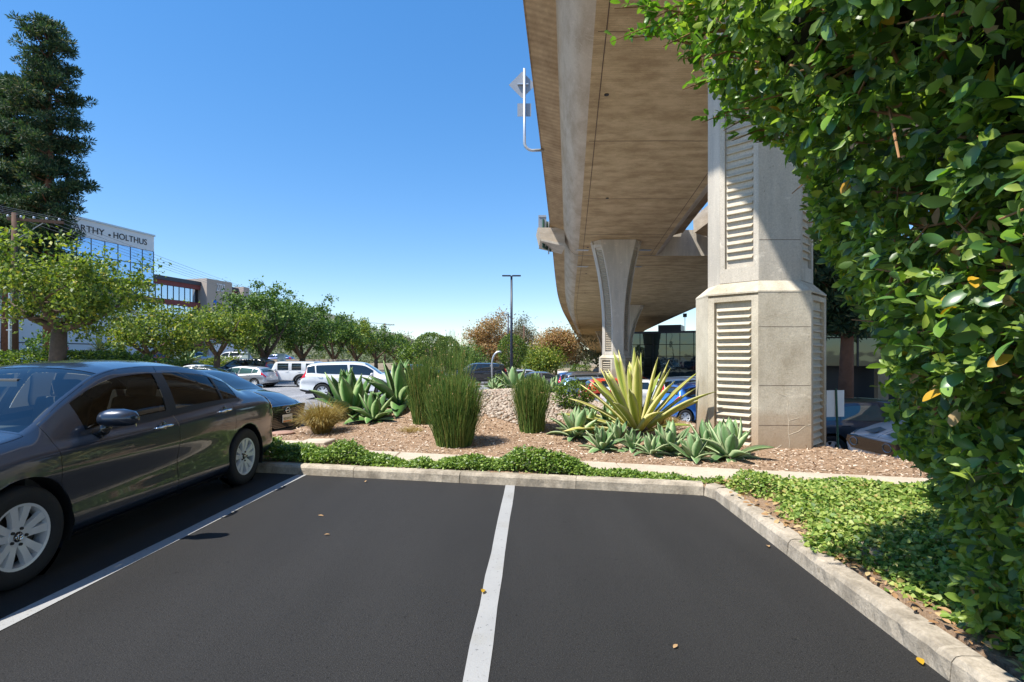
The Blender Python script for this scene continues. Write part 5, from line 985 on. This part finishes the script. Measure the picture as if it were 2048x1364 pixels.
# pines at far left
def pine(label, px_, D, zt_, rad, seed, tr=.42, z0=.18, n_t=520):
    rg = np.random.default_rng(seed); x_ = XD(px_, D); zb_ = float(gz(x_, D)); H = zt_ - zb_; root = empty('pine_tree', (x_, D, zb_), 0, label, 'tree', 'tall pines at the left'); b = MB(); b.tube([(0, 0, -.4), (.1, 0, H * .4), (-.1, .1, H * .75), (0, 0, H * .97)], [tr, tr * .75, tr * .4, .05], 9); b.build('trunk', MAT['pinebark'], root, True)
    Cs = []; br = MB()
    for k in range(150):
        t = z0 + (1 - z0) * (k + rg.random()) / 150; a = rg.uniform(0, 2 * np.pi); R_ = rad * (1 - ((t - .45) / .62) ** 4) * rg.uniform(.5, 1.1) if t > .45 else rad * rg.uniform(.45, .85); R_ = max(R_, .5); e = np.array([math.cos(a) * R_, math.sin(a) * R_, H * t + .12 * R_]); br.tube([(0, 0, H * t - .35), tuple(e * np.array([.55, .55, 1]) - np.array([0, 0, .3])), tuple(e)], [.07, .05, .02], 5)
        for q in range(max(3, int(R_ * 4.2))): u = rg.uniform(.4, 1.05); Cs.append(np.array([0, 0, H * t - .35]) * (1 - u) + e * u + rg.normal(size=3) * np.array([.4, .4, .16]))
    br.build('branches', MAT['pinebark'], root, True)['kind'] = 'stuff'
    Cs = np.array(Cs); K_ = 90; n = len(Cs) * K_; C = np.repeat(Cs, K_, 0); d = rg.normal(size=(n, 3)); d /= np.linalg.norm(d, axis=1, keepdims=True); P = C + d * rg.uniform(.05, .42, (n, 1)) * np.array([1, 1, .55]); d = d + np.array([0, 0, .35])
    tag(obj('needles', npmesh('needles', *scatter(P, d, rg.normal(size=(n, 3)), rg.uniform(.14, .34, n), T_DIA, .5)), MAT['pine'], root), kind='stuff')
pine('tallest dark pine beside the sign-topped office building', 98, 38, 25.6, 2.05, 3); pine('second pine cut by the left edge of the picture', 14, 41, 23.0, 2.3, 5, z0=.3)
pine('pine beyond the near pier, right of its plinth', 1690, 24.5, 7.4, 2.0, 9, .35, .45)
# ================================================================ BUILDINGS (walls run along local x, outside is local -y)
def frame(name, label, p0, u, cat='building'):
    o_ = empty(name, (p0[0], p0[1], 0), math.atan2(u[1], u[0])); return tag(o_, label, cat)
def bxp(root, name, x0, x1, y0, y1, z0, z1, m): b = MB(); b.bx(x0, x1, y0, y1, z0, z1); return b.build(name, m, root)
# office with the lettered parapet
uA = Vector((2.0, 7.75)).normalized(); PA = Vector((-41.2, 50)); A = frame('office_building', 'white office block with mirrored glass and black lettering along its parapet', (PA.x, PA.y), uA)
sA = lambda px: (54.1 / (.258 - (px - CX) / FPX) - 50) / uA.y
e1 = sA(308)
bxp(A, 'parapet', -16, e1, 0, 14, 12.9, 14.55, MAT['cream'] if False else MAT['whitewall']); bxp(A, 'parapet_cap', -16.1, e1 + .1, -.1, 14.1, 14.55, 14.72, MAT['galv'])
bxp(A, 'core_wall', -16, e1 - .1, .25, 13.9, 9.2, 12.9, MAT['navy'])
pw = (e1 + .02) / 6.0; cols = [e1 - k * pw for k in range(0, 17)]
for a, b_ in zip(cols[1:], cols):
    for z0_, z1_ in ((9.35, 11.22), (11.30, 12.86)): bxp(A, 'window_pane', a + .035, b_ - .035, .05, .09, z0_, z1_, MAT['blueglass'])
for a in cols: bxp(A, 'mullion', a - .03, a + .03, .02, .2, 9.3, 12.9, MAT['letter'])
bxp(A, 'transom', cols[-1], e1, .03, .2, 11.22, 11.30, MAT['letter']); bxp(A, 'soffit_edge', -16, e1, .0, 13, 9.1, 9.3, MAT['letter'])
bxp(A, 'recessed_storey', -16, e1 - 1.2, 1.6, 13, 6.3, 9.1, MAT['cream']); bxp(A, 'base_wall', -26, e1 + 3.5, .5, 13.5, -.5, 6.3, MAT['whitewall']); bxp(A, 'base_line', -26, e1 + 3.5, .47, .5, 2.6, 2.68, MAT['letter'])
for txt, s_end, wfit in (('HOLTHUS', sA(293.5), sA(293.5) - sA(227)), ('\u2022', sA(221), .22), ('McCARTHY', sA(208.5), 4.6)):
    me = text_mesh(txt, .8, .02); xs_ = [v.co.x for v in me.vertices]; ys_ = [v.co.y for v in me.vertices]; w_ = max(xs_) - min(xs_); t = obj('lettering', me, MAT['letter'], A); k = wfit / w_
    t.scale = (k, .62 / .56 if txt != '\u2022' else k, 1); t.location = (s_end - wfit - min(xs_) * k, -.025, 13.42 if txt != '\u2022' else 13.3); t.rotation_euler = (R(90), 0, 0)
b = MB(); b.tube([(3, 4, 14.6), (3, 4, 19.5)], .03, 5); b.build('antenna', MAT['galv'], A)
hz_ = MB(); hz_.lathe([(.0001, -.06), (.22, -.05), (.25, .02)], 14, 'Y', (sA(139), .44, 2.2)); hz_.build('standpipe', MAT['redlamp'], A, True)
# brick office with the number pillar
uB = Vector((.25, 1)).normalized(); PB = Vector((-51.5, 75)); Bd = frame('brick_office', 'brick office building with ribbon windows and a pillar numbered 2727', (PB.x, PB.y), uB)
sB = lambda px: (70.25 / (.25 - (px - CX) / FPX) - 75) / uB.y
x0_, x1_ = -14, sB(487)
for nm, z0_, z1_, m_, dy in (('roof_fascia', 12.6, 13.2, 'navy', -.15), ('brick_band', 11.95, 12.6, 'brick', 0), ('brick_band', 9.1, 9.85, 'brick', 0), ('brick_band', 5.9, 6.9, 'brick', 0), ('brick_band', 3.1, 4.2, 'brick', -.6), ('ground_floor', -.5, 3.1, 'navy', 1.2)): bxp(Bd, nm, x0_, x1_ - .2, dy, 14, z0_, z1_, MAT[m_])
bxp(Bd, 'core_wall', x0_, x1_ - .3, .5, 13.8, 3, 12.6, MAT['letter'])
seg = [sB(300) + k * (sB(398) - sB(300)) / 8.5 for k in range(-14, 9)] + [sB(455) + k * .85 for k in range(4)]
for a, b_ in zip(seg, seg[1:]):
    if b_ - a > 2.2: continue
    for z0_, z1_ in ((9.9, 11.9), (6.95, 9.05)): bxp(Bd, 'window_pane', a + .09, b_ - .09, .18, .24, z0_, z1_, MAT['paleglass'])
p0_, p1_ = sB(401), sB(452); pil = bxp(Bd, 'number_pillar', p0_, p1_, -1.2, 3, -.5, 13.75, MAT['cream']); bxp(Bd, 'pillar', sB(475.5), sB(487), -1.2, 3, -.5, 13.4, MAT['cream'])
tm = text_mesh('2727', 1.75, .03); w_ = max(v.co.x for v in tm.vertices); t = obj('house_number', tm, MAT['white'], Bd); t.rotation_euler = (R(90), 0, 0); t.scale = (.74 * 2.3 / w_ * 1.0, 1, 1); t.location = (sB(420.5), -1.26, 12.0)
b = MB(); b.lathe([(.0001, -.05), (.34, -.05), (.36, 0)], 20, 'Y', (sB(418), -1.2, 10.1)); lg = b.build('logo_disc', MAT['bluelogo'], Bd, True); tm = text_mesh('Active Owner', .62, .02); t = obj('logo_lettering', tm, MAT['letter'], Bd); t.rotation_euler = (R(90), 0, 0); t.location = (sB(421.5), -1.24, 9.75); t.scale = (.5, 1, 1)
bxp(Bd, 'entrance_wall', sB(405), sB(462), -2.2, 0, -.5, 3.4, MAT['whitewall'])
b = MB(); b.tube([(sB(460), 4, 13.2), (sB(460), 4, 14.2)], .05, 5); b.lathe([(.0001, 14.0), (.4, 14.3), (.42, 14.4)], 12, 'Z', (sB(460), 4, 0)); b.build('roof_dish', MAT['galv'], Bd)
# dark glass offices under and beyond the roadway
def glassblock(name, label, p0, p1, depth, z0_, z1_, cw, rows, base, m, seed):
    u = (Vector(p1) - Vector(p0)); L_ = u.length; u.normalize(); o_ = frame(name, label, p0, u); bxp(o_, 'core', .1, L_ - .1, .3, depth, z0_, z1_ - .05, MAT['letter']); bxp(o_, 'roof_edge', -.1, L_ + .1, -.05, depth + .1, z1_ - .05, z1_ + .22, MAT['navy'])
    if base: bxp(o_, 'recess_wall', .5, L_ - .5, 2.2, depth, base - 3, z0_, MAT['letter'])
    n_ = int(L_ / cw); hh = (z1_ - z0_) / rows
    for i in range(n_):
        for j in range(rows): bxp(o_, 'window_pane', i * L_ / n_ + .04, (i + 1) * L_ / n_ - .04, .05 + random.uniform(-.012, .012), .1, z0_ + j * hh + .04, z0_ + (j + 1) * hh - .04, m)
    for i in range(n_ + 1): bxp(o_, 'mullion', i * L_ / n_ - .04, i * L_ / n_ + .04, .0, .25, z0_, z1_ - .05, MAT['letter'])
    return o_, u, L_
C_, u_, L_ = glassblock('glass_office', 'dark green glass office seen between middle pier and near pier', (15.5, 71), (31, 64), 14, -1.6, 4.5, 1.6, 4, None, MAT['greenglass'], 1); bxp(C_, 'rooftop_unit', 3.6, 6.6, 3, 7, 4.7, 5.7, MAT['navy']); b = MB(); b.tube([(7, 4, 4.6), (7, 4, 7)], .04, 5); b.box((7, 4, 7), (.5, .2, .5)); b.build('aerial', MAT['letter'], C_)
D_, u_, L_ = glassblock('glass_office', 'dark reflective glass office glimpsed between near pier and hedge', (14.6, 29.5), (31, 25.5), 12, .9, 7.2, 1.9, 4, .9, MAT['greenglass'], 2)
for k in range(4): bxp(D_, 'column', 1.2 + k * 4.2, 1.7 + k * 4.2, .6, 1.1, -1.6, .9, MAT['plinth'])
# ---- utility poles and wires
def upole(px_, D, zt_, label, arm=2.6, rz=.35):
    x_ = XD(px_, D); zb_ = float(gz(x_, D)); o_ = empty('utility_pole', (x_, D, zb_), rz, label, 'utility pole'); h = zt_ - zb_; b = MB(); b.tube([(0, 0, -.5), (0, 0, h * .5), (0, 0, h)], [.2, .17, .13], 10); b.build('post', MAT['polewood'], o_, True)
    b = MB(); b.box((arm * .38, 0, h - .35), (arm, .12, .16)); b.build('crossarm', MAT['polewood'], o_)
    for k in range(5): b = MB(); xx = -.3 + k * arm / 4.4; b.lathe([(.0001, h - .27), (.05, h - .26), (.07, h - .2), (.04, h - .12), (.0001, h - .1)], 8, 'Z', (xx, 0, 0)); b.build('insulator', MAT['galv'], o_, True)
    b = MB(); b.tube([(.08, 0, h - 1.5), (arm * .5, 0, h - .45)], .025, 5); b.build('brace', MAT['galv'], o_)
    return [Vector((x_ + math.cos(rz) * (-.3 + k * arm / 4.4), D + math.sin(rz) * (-.3 + k * arm / 4.4), zt_ - .1)) for k in range(5)]
T1 = upole(29, 30, 9.6, 'brown wooden utility pole with crossarm at far left'); T2 = upole(770, 128, 9.4, 'distant wooden utility pole above the street trees')
for k, (a, b_) in enumerate(zip(T1, T2)):
    for q, (c0, c1, sag) in enumerate(((a, b_, 1.5), (a, Vector((a.x - 12, -25, a.z + .8)), .8))):
        pts = [c0.lerp(c1, t) - Vector((0, 0, sag * 4 * t * (1 - t))) for t in np.linspace(0, 1, 18)]; bb = MB(); bb.tube(pts, .011 if q == 0 else .009, 4); o_ = bb.build('power_line', MAT['wire'], None)
        on = ('innermost', 'second', 'middle', 'fourth', 'outermost')[k]
        tag(o_, ('thin power line to the distant pole from the %s insulator of the left crossarm' if q == 0 else 'thin power line leaving frame at left from the %s insulator of the crossarm') % on, 'power line', 'overhead power lines')
b = MB(); x_ = XD(20, 29); z_ = float(gz(x_, 29)); b.tube([(x_, 29, z_ - .3), (x_, 29, z_ + 4.3)], .075, 8); b.box((x_, 28.95, z_ + 2.2), (.3, .04, .05)); o_ = b.build('conduit_post', MAT['galv'], None, angle=40); tag(o_, 'pale steel conduit post left of the brown utility pole', 'post')
# ---- lamp posts
def lamp(px_, D, zt_, label, arm, m, r=.085):
    x_ = XD(px_, D); zb_ = float(gz(x_, D)); o_ = empty('lamp_post', (x_, D, zb_), 0, label, 'lamp post'); h = zt_ - zb_; b = MB(); b.tube([(0, 0, -.3), (0, 0, h)], [r * 1.25, r * .8], 10); b.build('pole', m, o_, True); b = MB(); b.lathe([(.0001, -.2), (.24, -.2), (.24, .45), (.0001, .46)], 14); b.build('footing', MAT['plinth'], o_)
    for s in arm: b = MB(); b.bx(min(.05 * s, .62 * s), max(.05 * s, .62 * s), -.14, .14, h - .04, h + .03); obj('lamp_head', bevel_mesh(b.mesh('lamp_head'), .015), m, o_)
lamp(1023, 35, 6.8, 'tall dark blue lamp post with twin flat heads behind the mound', (1, -1), MAT['navy']); lamp(1016.5, 66, 6.75, 'more distant dark lamp post just left of the tall one', (-1,), MAT['navy'], .11)
b = MB(); x_ = XD(1048, 88); b.tube([(x_, 88, -1.5), (x_, 88, 6.6)], .13, 8); tag(b.build('wooden_post', MAT['polewood'], None, True), 'thin distant wooden post between the brown trees', 'post')
b = MB(); x_ = XD(984, 40); pts = [(x_, 40, -1)] + [(x_, 40, .9)] + [(x_ + .55 - .55 * math.cos(t), 40, .9 + .9 * math.sin(t)) for t in np.linspace(.2, 1.9, 8)]; b.tube(pts, .07, 8); tag(b.build('bent_pipe', MAT['galv'], None, True), 'grey pipe bent over at the top beside the ball topiary', 'pipe')
# ---- small fixed things
so2 = empty('blank_sign', (5.5, 8.9, float(bed(5.5, 8.9))), R(8), 'blank white back of a sign on a thin green post beside near pier', 'sign'); b = MB(); b.tube([(.03, 0, -.3), (-.02, .02, 1.42)], .018, 6); b.build('post', MAT['green'], so2); b = MB(); b.box((-.02, .035, 1.17), (.33, .006, .45)); me = b.mesh('plate'); obj('plate', bevel_mesh(me, .002), MAT['white'], so2)
b = MB(); b.lathe([(.0001, .03), (.17, .03), (.185, .02), (.185, -.05)], 28); o_ = b.build('round_cover', simple('rust_cover', (.34, .20, .14), .8, var=.3, scale=8, bump=.3), None, angle=40); o_.location = (-3.93, 9.05, float(bed(-3.9, 9.05)) + .01); tag(o_, 'round rust-brown utility cover in the mulch near black sedan', 'utility cover')
for k, (x_, y_, lab) in enumerate(((-3.45, 7.98, 'left of two pale concrete hatches behind the low shrubs'), (-2.98, 8.05, 'right of two pale concrete hatches behind the low shrubs'))):
    b = MB(); b.box((0, 0, 0), (.46, .34, .06)); o_ = obj('concrete_hatch', bevel_mesh(b.mesh('concrete_hatch'), .012), MAT['walk']); o_.location = (x_, y_, float(bed(x_, y_)) + .022); o_.rotation_euler = (.02, -.03, -.25 + .08 * k); tag(o_, lab, 'hatch', 'concrete hatches')
fl = [npmesh('fallen_leaf', *scatter(np.zeros((1, 3)), np.array([[1., 0, 0]]), np.array([[0, 0, 1.]]), [1.0], T_OVAL), True) for _ in range(2)]; fl[0].materials.append(MAT['dryleaf']); fl[1].materials.append(MAT['yellowleaf'])
for px_, py_, k, s_, lab in ((968, 1182, 1, .06, 'curled orange leaf lying on the middle stall line'), (1538, 1097, 0, .055, 'tan leaf on the asphalt right of the middle of right stall'), (1835, 1319, 1, .065, 'yellow leaf on the asphalt at the lower right kerb'), (1355, 1293, 0, .04, 'small tan leaf low in the right stall'), (1703, 1212, 0, .045, 'brown leaf just before the right kerb joint'), (1752, 1234, 0, .04, 'pale curled leaf against the right kerb'), (648, 1072, 0, .05, 'tan leaf in the middle of the left stall'), (636, 1033, 0, .05, 'brown twig-like leaf near the left stall line'), (730, 966, 0, .05, 'small leaf at the foot of the far kerb')):
    D0 = FPX * EYE / (py_ - CY); o_ = obj('fallen_leaf', fl[k], None); o_.location = (XD(px_, D0), D0, .012); o_.scale = (s_,) * 3; o_.rotation_euler = (random.uniform(-.3, .3), random.uniform(-.2, .2), random.uniform(0, 6)); tag(o_, lab, 'leaf', 'fallen leaves on the asphalt')
b = MB(); b.box((0, 0, 0), (.10, .26, .09)); o_ = obj('concrete_chunk', bevel_mesh(b.mesh('concrete_chunk'), .02, 2), MAT['kerb']); o_.location = (2.42, 3.55, .15); o_.rotation_euler = (.1, .2, .12); tag(o_, 'pale broken concrete chunk half buried in the ivy', 'rubble')
n = 420; x = RNG.uniform(2.14, 3.0, n); y = RNG.uniform(1.2, 5.6, n); x = 2.14 + (x - 2.14) * RNG.random(n); P = np.stack([x, y, .125 + .03 * RNG.random(n)], 1); tag(obj('leaf_litter', npmesh('leaf_litter', *scatter(P, rdir(n) * np.array([1, 1, .2]), np.array([0, 0, 1.]) + .4 * RNG.normal(size=(n, 3)), RNG.uniform(.03, .07, n), T_OVAL)), MAT['dryleaf']), 'dry brown leaf litter along the inner edge of right kerb', 'leaf litter', kind='stuff')
# ---- verge planting in front of the white wall, hedges, distant woods
VG = None
bushy('verge_hedge', 'low clipped ivy bank running along the white wall at far left', 'hedge', (XD(60, 27), 27.5, .75), (6.5, 1.6, .5), 9000, .16, MAT['topiary'], hollow=.7); bushy('verge_hedge', 'dark green ivy bank right of the big left tree trunk', 'hedge', (XD(185, 33), 34, .6), (4.2, 1.6, .34), 6000, .16, MAT['treedk'], hollow=.7)
bushy('verge_shrub', 'small layered tree against the white wall left of the big trunk', 'shrub', (XD(92, 36), 36, 1.15), (1.3, 1.0, .95), 900, .2, MAT['treedk']); bushy('verge_shrub', 'thin small tree against the white wall near second trunk', 'shrub', (XD(222, 41), 41, 1.0), (1.0, .9, .8), 700, .2, MAT['treedk']); bushy('verge_shrub', 'dark low shrub against the white wall', 'shrub', (XD(182, 40), 40, 1.1), (1.2, .8, .4), 700, .18, MAT['treedk']); bushy('verge_shrub', 'little round shrub right of the spiky yucca', 'shrub', (XD(244, 41), 41, .8), (.55, .5, .6), 500, .16, MAT['treedk'])
rosette('yucca', 'spiky dark yucca against the white wall', 'yucca', (XD(199, 40), 40, 1.9), 1.1, 26, FU, -.2, 1.4, None, True)
bushy('verge_shrub', 'rounded yellow-green bush above rear of the grey sedan roof', 'shrub', (XD(330, 46), 46, .55), (2.0, 1.2, .35), 2500, .14, MAT['tree']); bushy('verge_shrub', 'light green bush behind the black boxy SUV', 'shrub', (XD(448, 50), 50, .3), (2.2, 1.4, .55), 2500, .16, MAT['tree'])
bushy('verge_shrub', 'dark green bush in front of the brick office entrance', 'shrub', (XD(340, 60), 60, .4), (2.6, 1.6, 1.3), 2500, .24, MAT['treedk'])
bushy('clipped_hedge', 'clipped green hedge below the end of the roadway', 'hedge', (XD(1160, 58), 58, -1.3), (1.25, 1, .95), 3000, .13, MAT['topiary'], hollow=.75)
for k, (px_, D, lab) in enumerate(((1672, 19, 'dark shrub bed left of the pine trunk'), (1712, 18.5, 'grassy shrub below the pine trunk'), (1750, 19, 'dark shrub behind the slate sedan roof'))): bushy('bed_shrub', lab, 'shrub', (XD(px_, D), D, -1.15), (.8, .6, .42), 1500, .09, MAT['topiary' if k == 1 else 'treedk'])
b = MB(); b.bx(0, 1.9, 0, 2, 0, 1.1); o_ = obj('storage_box', bevel_mesh(b.mesh('storage_box'), .03), MAT['whitewall']); o_.location = (XD(1118, 60), 60, -1.45); tag(o_, 'white storage box beside the clipped hedge under the roadway', 'box')
for px_, D, lab, zz_ in ((355, 54, 'pale green cabinet on the verge left of silver SUV', .55), (492, 47, 'small pale signboard post above the black SUV', .2), (563, 47, 'pale utility pedestal behind the off-road wagon', .1)):
    b = MB(); b.bx(-.28, .28, -.2, .2, 0, 1.9 if px_ == 355 else 1.5); b.bx(-.32, .32, -.24, .24, 1.9 if px_ == 355 else 1.5, (1.9 if px_ == 355 else 1.5) + .08); o_ = b.build('cabinet', simple('cabinet_paint', (.48, .56, .52), .6), None); o_.location = (XD(px_, D), D, zz_); tag(o_, lab, 'cabinet')
bxw = MB(); bxw.bx(0, 11, 0, .3, 0, 1.0); o_ = bxw.build('garden_wall', MAT['cream'], None); o_.location = (XD(500, 58), 58, .1); tag(o_, 'low tan wall behind the car park trees', 'wall')
# distant woods and hillside
def ridge(name, label, pts, m, n, ls, dz=4.0, depth=14):
    px_ = np.array([p[0] for p in pts], float); D = np.array([p[1] for p in pts], float); zt_ = np.array([p[2] for p in pts], float); t = RNG.random(n); q = px_[0] + (px_[-1] - px_[0]) * t; d0 = np.interp(q, px_, D); zz_ = np.interp(q, px_, zt_); lump = .75 + .25 * np.sin(q * .11 + .5) * np.sin(q * .043) + .12 * np.sin(q * .37)
    dd = d0 + RNG.uniform(-depth, depth, n); x_ = (q - CX) / FPX * d0; z_ = -1.5 + (zz_ + 1.5) * lump * RNG.random(n) ** .45; P = np.stack([x_ + RNG.normal(0, 1, n), dd, z_], 1)
    return tag(obj(name, npmesh(name, *scatter(P, rdir(n), np.array([0, -.4, .7]) + .8 * RNG.normal(size=(n, 3)), ls * RNG.uniform(.6, 1.4, n), T_DIA)), m), label, 'woods', kind='stuff')
def hill(X, Y): return -2 + 34 * ss(-20, -150, X) * ss(120, 240, Y) + 2.5 * np.sin(X * .06) * np.sin(Y * .05) * ss(120, 200, Y)
X, Y = np.meshgrid(np.linspace(-260, 20, 40), np.linspace(120, 420, 20)); Zh = hill(X, Y); ii = np.arange(39 * 19); a_ = (ii // 39) * 40 + ii % 39
o_ = obj('hillside', npmesh('hillside', np.stack([X, Y, Zh], -1).reshape(-1, 3), np.stack([a_, a_ + 1, a_ + 41, a_ + 40], 1), True), simple('hill_scrub', (.12, .125, .07), .95, var=.5, scale=.15)); tag(o_, kind='structure')
nc = 340; q = RNG.uniform(420, 870, nc); dd = RNG.uniform(125, 255, nc); cx_ = (q - CX) / FPX * dd; C = np.stack([cx_, dd, hill(cx_, dd) + RNG.uniform(.8, 2.6, nc)], 1); k = RNG.integers(0, nc, 26000); P = C[k] + RNG.normal(size=(26000, 3)) * np.array([1.9, 1.9, 1.3])
tag(obj('hillside_woods', npmesh('hillside_woods', *scatter(P, rdir(26000), np.array([-.3, -.3, .8]) + .7 * RNG.normal(size=(26000, 3)), RNG.uniform(.45, 1.0, 26000), T_DIA)), MAT['hilltree']), 'olive wooded hillside rising behind the street trees', 'woods', kind='stuff')
ridge('distant_woods', 'distant band of grey-green woods along the horizon', [(760, 150, 4.5), (900, 150, 4), (1000, 150, 5), (1120, 150, 5), (1300, 160, 3.5), (1500, 160, 5), (1900, 150, 7), (2300, 130, 7)], MAT['hilltree'], 16000, 1.0, depth=8)
